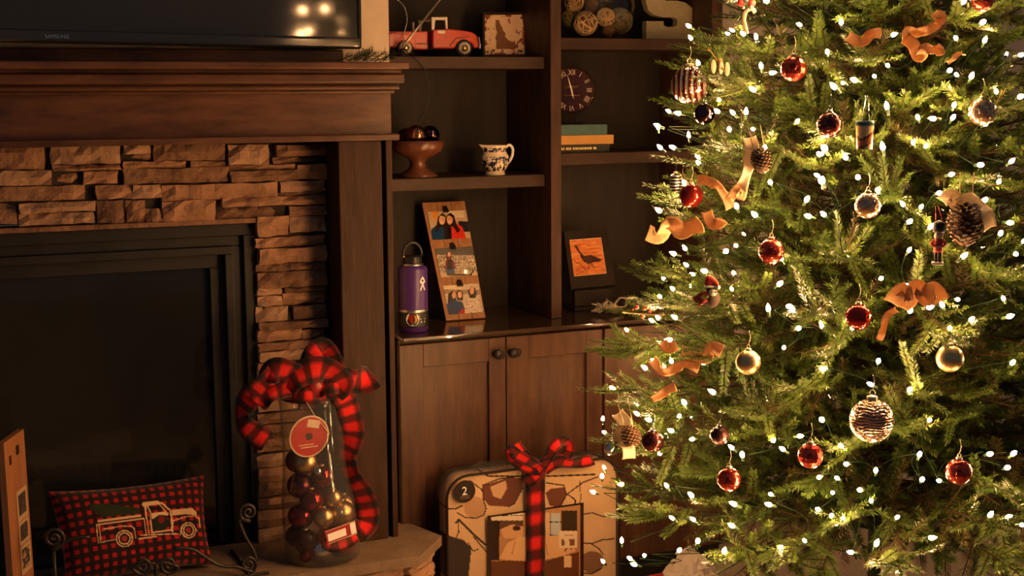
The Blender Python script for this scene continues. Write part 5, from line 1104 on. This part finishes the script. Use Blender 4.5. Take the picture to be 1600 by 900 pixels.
# ------------------------------------------------------------------ string of bulbs
RA = [(0,0,4.5,980,0,[(990,10),(445,190),(455,280),(505,460),(825,245),(910,275),(945,480),(1000,515),(1225,180),(1410,375),(905,640),(650,710),(305,790),(378,800),(755,805),(835,805),(1190,860),(230,890),(650,790)]),
 (0,0,4.5,1280,0,[(1005,25),(1140,165),(965,275),(735,370),(485,465),(390,540),(265,570),(175,585),(120,625),(1065,550),(970,530),(1157,300),(1400,390),(1248,655),(1405,685),(480,770),(945,750),(697,838),(820,835),(932,840),(1160,880),(505,250),(910,500),(155,170)]),
 (0,0,4.5,980,200,[(220,10),(435,70),(245,150),(340,145),(515,215),(510,255),(415,390),(240,590),(965,145),(720,20),(1350,190),(1400,160),(1350,340),(1375,390),(1010,390),(775,565),(910,620),(1255,515),(1290,625),(1390,610),(770,830),(690,870),(415,860),(345,890),(890,10)]),
 (0,0,4.5,1280,200,[(10,190),(45,160),(195,215),(450,155),(665,115),(745,130),(275,350),(25,390),(420,450),(40,615),(1120,260),(915,330),(1340,245),(1260,385),(835,460),(600,550),(710,565),(1155,515),(770,710),(625,665),(1325,665),(1270,750),(1430,805),(1385,890),(625,870)]),
 (0,0,4.5,980,380,[(1090,120),(560,200),(265,255),(1060,295),(740,330),(235,380),(995,480),(1135,445),(1170,485),(185,550),(228,535),(352,530),(1195,600),(1375,590),(315,680),(1100,740),(545,845),(10,620),(1395,885)]),
 (0,0,4.5,1280,380,[(1000,105),(210,95),(615,300),(430,250),(965,395),(760,455),(870,445),(635,480),(1300,400),(1320,520),(1060,545),(25,590),(230,605),(915,600),(415,835),(1350,850),(40,890)]),
 (0,0,3.0,900,600,[(183,30),(297,97),(297,145),(353,172),(512,95),(653,45),(455,222),(553,258),(482,158),(140,230),(135,400),(122,440),(222,470),(90,510),(430,485),(548,530),(738,305),(780,340),(922,262),(978,312),(1040,245),(752,568),(920,520),(915,568),(460,635),(558,642),(742,670),(215,745),(570,742),(320,805),(285,850),(260,822),(132,838),(480,785),(693,795),(957,765),(125,172)]),
 (0,0,3.0,1250,600,[(512,28),(605,170),(105,170),(200,295),(222,375),(355,413),(180,445),(95,435),(558,338),(570,452),(658,455),(882,330),(993,332),(965,395),(155,510),(285,497),(335,552),(90,590),(145,620),(195,637),(452,630),(603,722),(885,622),(963,630),(1030,660),(25,738),(248,790),(353,760),(458,882),(343,8)])]
bl = [(ox+x/s, oy+y/s) for _, _, s, ox, oy, L in RA for x, y in L]
strg = thing('string_lights', 'strings of small warm white bulbs wound through the tree', 'string lights', (TX, TY, .4))
bmb = MB().lathe([(1e-5, -.001), (.0040, .002), (.0047, .006), (.0035, .0115), (1e-5, .0170)], 8).lathe([(.0030, -.012), (.0034, -.001), (.0030, .0005)], 7, m=1)
bme = bmb.mesh('bulb', ['bulb_glow', 'socket'], True); bpos = []
gg = np.random.default_rng(33)
for x, y in bl: bpos.append(surf(x, y, .95 if gg.random() < .7 else .87, gg.uniform(0, .025)))
tn = Vector((math.sin(R(8.7)), -math.cos(R(8.7)), 0))      # bulbs on the tree's far flank that the television mirrors
for x, y in ((478, 17), (513, 14), (487, 50), (474, 56), (538, 52)):
    r = Vector(ray(x, y)); p0 = Vector(CAM)+r*((tvbr-Vector(CAM)).dot(tn)/r.dot(tn)); dr = (r-tn*2*r.dot(tn)).normalized()
    bpos.append(p0+dr*min((.4+.01*k for k in range(220)), key=lambda q: abs(math.hypot((p0+dr*q).x-TX, (p0+dr*q).y-TY)-TR((p0+dr*q).z)*1.02)+.2*q))
nvis = len(bpos)
while len(bpos) < 296:                                  # the rest of the string: sides, back and top of the tree
    z = gg.uniform(.5, 2.6); a = gg.uniform(0, 2*math.pi)
    if z < 1.6 and facing(a) > .15: continue
    if gg.random() > TR(z)/.6: continue
    r_ = TR(z)*gg.uniform(.8, .98); bpos.append(Vector((TX+r_*math.cos(a), TY+r_*math.sin(a), z)))
for p in bpos:
    o = bpy.data.objects.new('bulb', bme); COL.objects.link(o); o.parent = strg; o.location = p-strg.location; o.scale = (gg.uniform(.75, 1.05),)*3
    out = Vector((p.x-TX, p.y-TY, 0)).normalized(); dr = (out+Vector((gg.normal(0, .6), gg.normal(0, .6), gg.uniform(.1, 1.3)))).normalized()
    o.rotation_euler = dr.to_track_quat('Z', 'Y').to_euler()
# cord: winds round the tree through the bulbs, row by row
order = sorted(range(len(bpos)), key=lambda i: (round(bpos[i].z/.12), math.atan2(bpos[i].y-TY, bpos[i].x-TX))); cpts = []
for i0, i1 in zip(order[:-1], order[1:]):
    a, b = bpos[i0], bpos[i1]
    if (a-b).length > .6: continue
    m_ = (a+b)/2; q = Vector((m_.x-TX, m_.y-TY, 0)); m_ -= q.normalized()*.10; m_.z -= .015
    cpts.append([a-Vector((a.x-TX, a.y-TY, 0)).normalized()*.02, m_, b-Vector((b.x-TX, b.y-TY, 0)).normalized()*.02])
cm = MB()
for c in cpts: cm.tube(spline(c, 4), .0009, 4, cap=False)
cm.build('cord', 'cord_green', strg, True, True)

# ------------------------------------------------------------------ ornaments
def hook(o, r_, m_='tan_metal'):
    MB().lathe([(r_*.23, r_*.95), (r_*.24, r_*1.12), (r_*.14, r_*1.15), (1e-5, r_*1.16)], 14).build('cap', m_, o, True)
    MB().tube([(r_*.12*math.cos(t), 0, r_*1.27+r_*.14*math.sin(t)) for t in [2*math.pi*i/14 for i in range(14)]], .0008, 5, closed=True).build('hanger_ring', m_, o, True)
    MB().tube(spline([(0, 0, r_*1.4), (.003, .004, r_*1.4+.014), (0, .010, r_*1.4+.026)], 4), .0007, 5).build('hook', m_, o, True)
PUSH = .045
def orn(x, y, rp, m_, lab, name='bauble', shape=None, push=PUSH, facets=False, grp='baubles on the christmas tree'):
    p = surf(x, y, 1.0, push); r_ = rp*proj(p)[2]/F; o = thing(name, lab, 'ornament', p, (0, 0, camdir+math.pi/2), group=grp)
    if shape == 'faceted':
        mb = MB().ball((0, 0, 0), r_, 14, 8)
        ob = mb.build('ball', m_, o, False)
    else: MB().ball((0, 0, 0), r_, 32, 20).build('ball', m_, o, True)
    hook(o, r_, 'silver' if 'silver' in m_ or 'dark' in m_ else 'tan_metal'); return o
orn(1240, 107, 20.5, 'glit_red', 'faceted red bauble high on the tree, beside the dark gap', shape='faceted')
orn(1205, 393, 20, 'glit_red', 'red glitter bauble below the cream ribbon tail')
orn(1080, 306, 18.5, 'orn_red_shiny', 'smooth copper red bauble at the left edge under the striped one')
orn(1341, 495, 20.5, 'orn_red_shiny', 'shiny red bauble near the middle beside the burlap bow')
orn(1169, 566, 19.5, 'orn_gold', 'satin gold bauble on the left half of the tree')
orn(1484, 560, 21.5, 'orn_gold', 'satin gold bauble at the right of the tree')
orn(1356, 321, 20.5, 'glit_copper', 'copper glitter bauble in the middle of the tree')
orn(1535, 175, 21.5, 'glit_copper', 'copper glitter bauble near the right edge, high on the tree')
orn(1077, 133, 29, 'orn_striped', 'big silver and red striped bauble at the upper left of the tree')
orn(1101, 178, 16.5, 'orn_dark_shiny', 'small dark mirrored bauble just below the striped bauble')
orn(1362, 657, 34.5, 'orn_mercury', 'largest bauble, engraved copper glass, low in the middle of the tree')
orn(1266, 712, 20, 'glit_red', 'copper red faceted bauble to the left below the engraved one', shape='faceted')
orn(1139, 749, 18.5, 'glit_red', 'bright red bumpy bauble at the lower left of the tree')
orn(1498, 737, 20.5, 'glit_red', 'red crackled bauble at the lower right of the tree')
orn(1535, -1, 18, 'glit_red', 'red glitter bauble cut off by the top edge')
orn(1296, 195, 20, 'glit_dark', 'dark beaded burgundy bauble left of the small glass tumbler')
orn(1020, 690, 17.5, 'glit_dark', 'dark beaded bauble at the lower left beside a pinecone')
orn(955, 700, 12, 'orn_silver', 'small silver bauble at the far lower left of the tree')
orn(1124, 680, 15, 'orn_dark', 'dull dark bauble deep in the lower left branches', push=.0)
# striped lantern ornament
p = surf(1056, 287, 1.0, .02); s_ = proj(p)[2]/F
o = thing('striped_ornament', 'small black and white striped ornament at the left edge of the tree', 'ornament', p, (0, 0, camdir+math.pi/2), 'figure ornaments on the tree')
MB().lathe([(4*s_, 16*s_), (8*s_, 14*s_), (10*s_, 8*s_), (10*s_, -4*s_), (7*s_, -12*s_), (1e-5, -13*s_)], 20).build('body', 'orn_bw', o, True); MB().lathe([(3*s_, 19*s_), (4*s_, 15.5*s_)], 12).build('cap', 'tan_metal', o, True); MB().tube([(0, 0, 19*s_), (0, .002, 33*s_)], .0007, 5).build('hook', 'silver', o)
# glass tumbler ornament
p = surf(1351, 211, 1.0, .05); s_ = proj(p)[2]/F
o = thing('tumbler_ornament', 'small tumbler ornament with teal rim and painted swirl hanging on string', 'ornament', p, (0, 0, camdir+math.pi/2), 'figure ornaments on the tree')
prof = [(12*s_, -22*s_)]+[((12+2.6*k/14)*s_, (-22+44*k/14)*s_) for k in range(15)]; mb = MB().lathe(prof+[(13.4*s_, 22*s_), (12*s_, 8*s_), (1e-5, 8*s_)], 40)
V = np.array(mb.v); an_ = np.arctan2(V[:, 1], V[:, 0]); zz = V[:, 2]/s_; C = np.zeros((len(V), 3)); C[:] = lin((222, 182, 128)); wv = zz-6*np.sin(an_*1.5+1.4)
C[np.abs(wv) < 2.0] = lin((48, 26, 18)); C[np.abs(wv+13) < 1.5] = lin((48, 26, 18)); C[(wv > -11) & (wv < -2)] = lin((190, 104, 54)); C[zz > 13] = lin((44, 84, 84)); C[zz > 20.5] = lin((190, 206, 196)); mb.c = C; mb.build('tumbler', 'china_print', o, True)
for sx in (-1, 1): MB().tube([(sx*6*s_, 0, 21*s_), (sx*1.5*s_+2*s_, .004, 62*s_)], .0008, 5).build('string', 'silver', o)
# nutcracker
p = surf(1466, 388, 1.0, .05); s_ = proj(p)[2]/F
o = thing('nutcracker_ornament', 'tiny wooden soldier ornament in red coat and black hat', 'ornament', p, (0, 0, camdir+math.pi/2), 'figure ornaments on the tree')
MB().lathe([(8*s_, 25*s_), (9*s_, 27*s_), (9*s_, 39*s_), (5*s_, 43*s_), (1e-5, 44*s_)], 16).build('hat', 'hat_black', o, True)
MB().ball((0, 0, 20*s_), 7*s_, 16, 10).build('head', 'skin_tan', o, True); MB().lathe([(6.5*s_, 15*s_), (7.6*s_, 10*s_), (6.5*s_, 0), (7.5*s_, -6*s_)], 16).build('coat', 'cloth_red', o, True)
for sx in (-1, 1):
    MB().tube([(sx*7*s_, 0, 13*s_), (sx*11*s_, -.002, 7*s_), (sx*7*s_, -6*s_, 4*s_)], 2.3*s_, 8).build('arm', 'cloth_red', o, True); MB().tube([(sx*3.2*s_, 0, -5*s_), (sx*3.2*s_, 0, -22*s_)], 2.8*s_, 8).build('leg', 'hat_black', o, True)
    MB().tube([(sx*5*s_, 0, 43*s_), (sx*2*s_-4*s_, .003, 66*s_)], .0007, 5).build('string', 'cloth_red', o)
MB().box((-9*s_, -6*s_, -26*s_), (9*s_, 6*s_, -21.5*s_), bev=.001).build('base', 'fur_white', o); MB().box((-6.5*s_, -7.8*s_, 2*s_), (6.5*s_, -6.2*s_, 4*s_)).build('belt', 'tan_metal', o)
# small animal in a santa hat
p = surf(1106, 462, 1.0, .05); s_ = proj(p)[2]/F
o = thing('animal_ornament', 'small animal figure ornament in red santa hat and red scarf', 'ornament', p, (0, 0, camdir+math.pi/2), 'figure ornaments on the tree')
MB().ball((6*s_, 0, -4*s_), 13*s_, 18, 12, sz=1.15).build('body', 'fur_dark', o, True); MB().ball((7*s_, -4*s_, 9*s_), 9.5*s_, 18, 12).build('head', 'fur_dark', o, True); MB().ball((9*s_, -11*s_, 7*s_), 6*s_, 14, 9, sx=1.1).build('muzzle', 'fur_white', o, True); MB().ball((14*s_, -15*s_, 8*s_), 1.6*s_, 10, 6).build('nose', 'hat_black', o, True); MB().ball((11*s_, -13.5*s_, 13*s_), 1.1*s_, 8, 6).build('eye', 'hat_black', o, True)
MB().tube(spline([(3*s_, -3*s_, 16*s_), (3*s_, -4*s_, 26*s_), (10*s_, -6*s_, 24*s_), (17*s_, -9*s_, 17*s_)], 5), [9*s_*(1-i/16*.8) for i in range(16)], 14).build('hat', 'cloth_red', o, True)
MB().ball((17*s_, -9*s_, 15*s_), 3.6*s_, 12, 8).build('pompom', 'fur_white', o, True); MB().lathe([(9.6*s_, 0), (10.4*s_, 1.5*s_), (9.6*s_, 3.4*s_)], 18, (4*s_, -3*s_, 14*s_)).build('hat_brim', 'fur_white', o, True)
ribbon('scarf', [(2*s_, -11*s_, 2*s_), (-8*s_, -12*s_, -2*s_), (-18*s_, -9*s_, -10*s_)], 17*s_, 'cloth_red', o, (.5, 0, 1), .001, .2, world=False, thick=.002)
# figure at the top edge
p = surf(1166, 14, 1.0, .02); s_ = proj(p)[2]/F
o = thing('cane_ornament', 'cream cane and beads ornament with red and blue top near the upper edge', 'ornament', p, (0, 0, camdir+math.pi/2), 'figure ornaments on the tree')
MB().tube(spline([(2*s_, 0, -38*s_), (-3*s_, 0, -18*s_), (0, 0, -4*s_), (9*s_, 0, 0), (14*s_, 0, -6*s_)], 6), 3.2*s_, 10).build('cane', 'cream_ribbon', o, True)
for x, z, m_ in ((-8, 10, 'cloth_red'), (0, 14, 'book_teal'), (8, 9, 'cloth_red'), (-2, 22, 'purple')): MB().ball((x*s_, 0, z*s_), 6.5*s_, 14, 9).build('bead', m_, o, True)
for x, z in ((-4, 2), (3, -1), (8, 3)): MB().ball((x*s_, -4*s_, z*s_), 2.6*s_, 10, 7).build('bell', 'tan_metal', o, True)
# pinecones
def pinecone(x, y, rp, lab, tilt, hz_):
    p = surf(x, y, 1.0, .045); r_ = rp*proj(p)[2]/F; o = thing('pinecone', lab, 'pinecone', p, (R(tilt[0]), R(tilt[1]), camdir), group='pinecones on the tree')
    core = MB().ball((0, 0, 0), r_*.62, 16, 10, sz=1.4).build('core', 'cone_brown', o, True)
    sc = MB(); n = 120
    for i in range(n):
        t = (i+.5)/n; z = (1-2*t)*r_*1.1; rad = r_*math.sqrt(max(.02, 1-(z/(r_*1.22))**2)); a = i*2.39996
        u = Vector((math.cos(a), math.sin(a), 0)); s2 = Vector((-math.sin(a), math.cos(a), 0)); up = Vector((0, 0, 1)); b = u*rad*.55+up*(z-.06*r_); tip = u*rad*.98+up*(z+.10*r_); w_ = r_*.17
        vs_ = [b-s2*w_*.5, b+s2*w_*.5, tip+s2*w_, tip-s2*w_, b+up*r_*.06, tip+up*r_*.10+u*r_*.02]
        sc.add(vs_, [(0, 1, 2, 3), (0, 3, 5, 4), (1, 4, 5, 2)], 0); sc.add([vs_[3], vs_[2], vs_[5]], [(0, 1, 2)], 1)
    sc.build('scales', ['cone_brown', 'cone_tip'], o)
    if hz_:
        for sx in (-1, 1): MB().tube([Vector((0, 0, 0)), Vector((.004*sx, .01*sx, r_*1.1)), Vector((.002, .012*sx, r_*1.1+hz_))], .0012, 5).build('string', 'twine', o, True)
pinecone(1508, 352, 29, 'large pinecone under the cream bow at the right of the tree', (0, 0), .06)
pinecone(1190, 252, 17, 'pinecone hanging beside the long cream ribbon', (12, 8), .05)
pinecone(986, 683, 16, 'small pinecone at the lower left beside a cream ribbon', (15, -10), .06)
# twigs with berries
def twig(pts, lab, berries, petal=False):
    P = [surf(x, y, 1.0, .03) for x, y in pts]; o = thing('berry_twig', lab, 'twig', P[0], group='berry twigs on the tree')
    MB().tube(spline(P, 5), .0016, 6).build('stem', 'twig_gold', o, True, True)
    for x, y, r_ in berries:
        p = surf(x, y, 1.0, .035); MB().ball(tuple(p), r_*proj(p)[2]/F, 12, 8).build('berry', 'twig_gold' if petal else 'berry', o, True, True)
    if petal:
        for x, y, l, a in ((1136, 108, 20, 80), (1127, 106, 18, 110), (1115, 104, 20, 150)):
            p = surf(x, y, 1.0, .03); s_ = proj(p)[2]/F; MB().ball(tuple(p), l*.55*s_, 14, 8, sx=.45, sy=.25, sz=1).build('petal', 'cream_ribbon', o, True, True)
twig([(1037, 492), (1010, 491), (985, 489), (972, 488)], 'thin berry twig poking out at the left of the tree', [(995, 480, 3.6), (1007, 482, 3.2), (1016, 486, 3.0), (1004, 495, 3.0), (988, 484, 2.4)])
twig([(1132, 112), (1122, 98), (1112, 82), (1108, 77)], 'dried twig with cream petals beside the striped bauble', [(1125, 95, 4.2), (1108, 77, 3.0)], True)
# ribbons
RB = [('burlap', [(1325, 58), (1345, 64), (1360, 56), (1378, 52)], 17, 'short burlap ribbon end high on the tree, left of the ribbon loop'),
 ('burlap', [(1414, 62), (1416, 48), (1432, 50), (1452, 46), (1466, 38), (1472, 26), (1460, 22)], 15, 'burlap ribbon loop at the top of the tree'),
 ('burlap', [(1415, 62), (1428, 70), (1436, 88), (1446, 78), (1462, 80), (1474, 76)], 19, 'burlap ribbon wrapped round a bulb below the top loop'),
 ('burlap', [(1480, 97), (1492, 88), (1504, 84)], 9, 'small burlap ribbon tip at the upper right'),
 ('cream_ribbon', [(1170, 216), (1176, 232), (1170, 250), (1164, 272), (1156, 294)], 21, 'long cream ribbon tail hanging beside a pinecone'),
 ('burlap', [(1090, 282), (1104, 281), (1120, 292), (1132, 308), (1141, 326)], 16, 'burlap ribbon arching right of the copper red bauble'),
 ('burlap', [(1140, 310), (1148, 298), (1160, 296), (1154, 312)], 16, 'burlap ribbon fold at the foot of the cream tail'),
 ('burlap', [(1012, 364), (1030, 368), (1048, 350), (1064, 362), (1084, 354), (1096, 350)], 25, 'wide burlap bow at the left edge of the tree'),
 ('burlap', [(1104, 332), (1112, 348), (1122, 350), (1130, 342)], 18, 'burlap ribbon end right of the wide left bow'),
 ('burlap', [(1036, 535), (1046, 544), (1058, 540)], 17, 'small burlap fold above the lower left garland'),
 ('burlap', [(1066, 550), (1086, 556), (1104, 558), (1112, 544), (1128, 550)], 20, 'upper burlap garland left of the satin gold bauble'),
 ('burlap', [(1020, 563), (1036, 580), (1056, 574), (1074, 570), (1092, 576)], 15, 'lower burlap garland left of the satin gold bauble'),
 ('burlap', [(1018, 622), (1036, 614), (1056, 604)], 14, 'burlap ribbon tip below the two garlands'),
 ('cream_ribbon', [(966, 646), (978, 664), (968, 684), (980, 700), (982, 716)], 20, 'cream ribbon hanging at the lower left edge of the tree'),
 ('burlap', [(1392, 472), (1410, 452), (1418, 474), (1432, 448), (1446, 468), (1458, 452), (1470, 470)], 26, 'large burlap bow in the middle of the tree'),
 ('burlap', [(1400, 484), (1386, 496), (1378, 514), (1372, 532)], 11, 'twisted burlap tail under the large middle bow'),
 ('cream_ribbon', [(1472, 314), (1486, 304), (1496, 318), (1512, 312), (1526, 318), (1540, 334), (1546, 356)], 22, 'cream bow over the large pinecone')]
for m_, pts, w_, lab in RB:
    P = []
    for i, (x, y) in enumerate(pts): P.append(surf(x, y, 1.0, .055+.016*(i % 2)))
    o = ribbon('ribbon', P, w_*proj(P[0])[2]/F, m_, None, None, .002, .55, .0014, origin=P[len(P)//2], curl=.004)
    tag(o, lab, 'ribbon', 'ribbons on the tree')
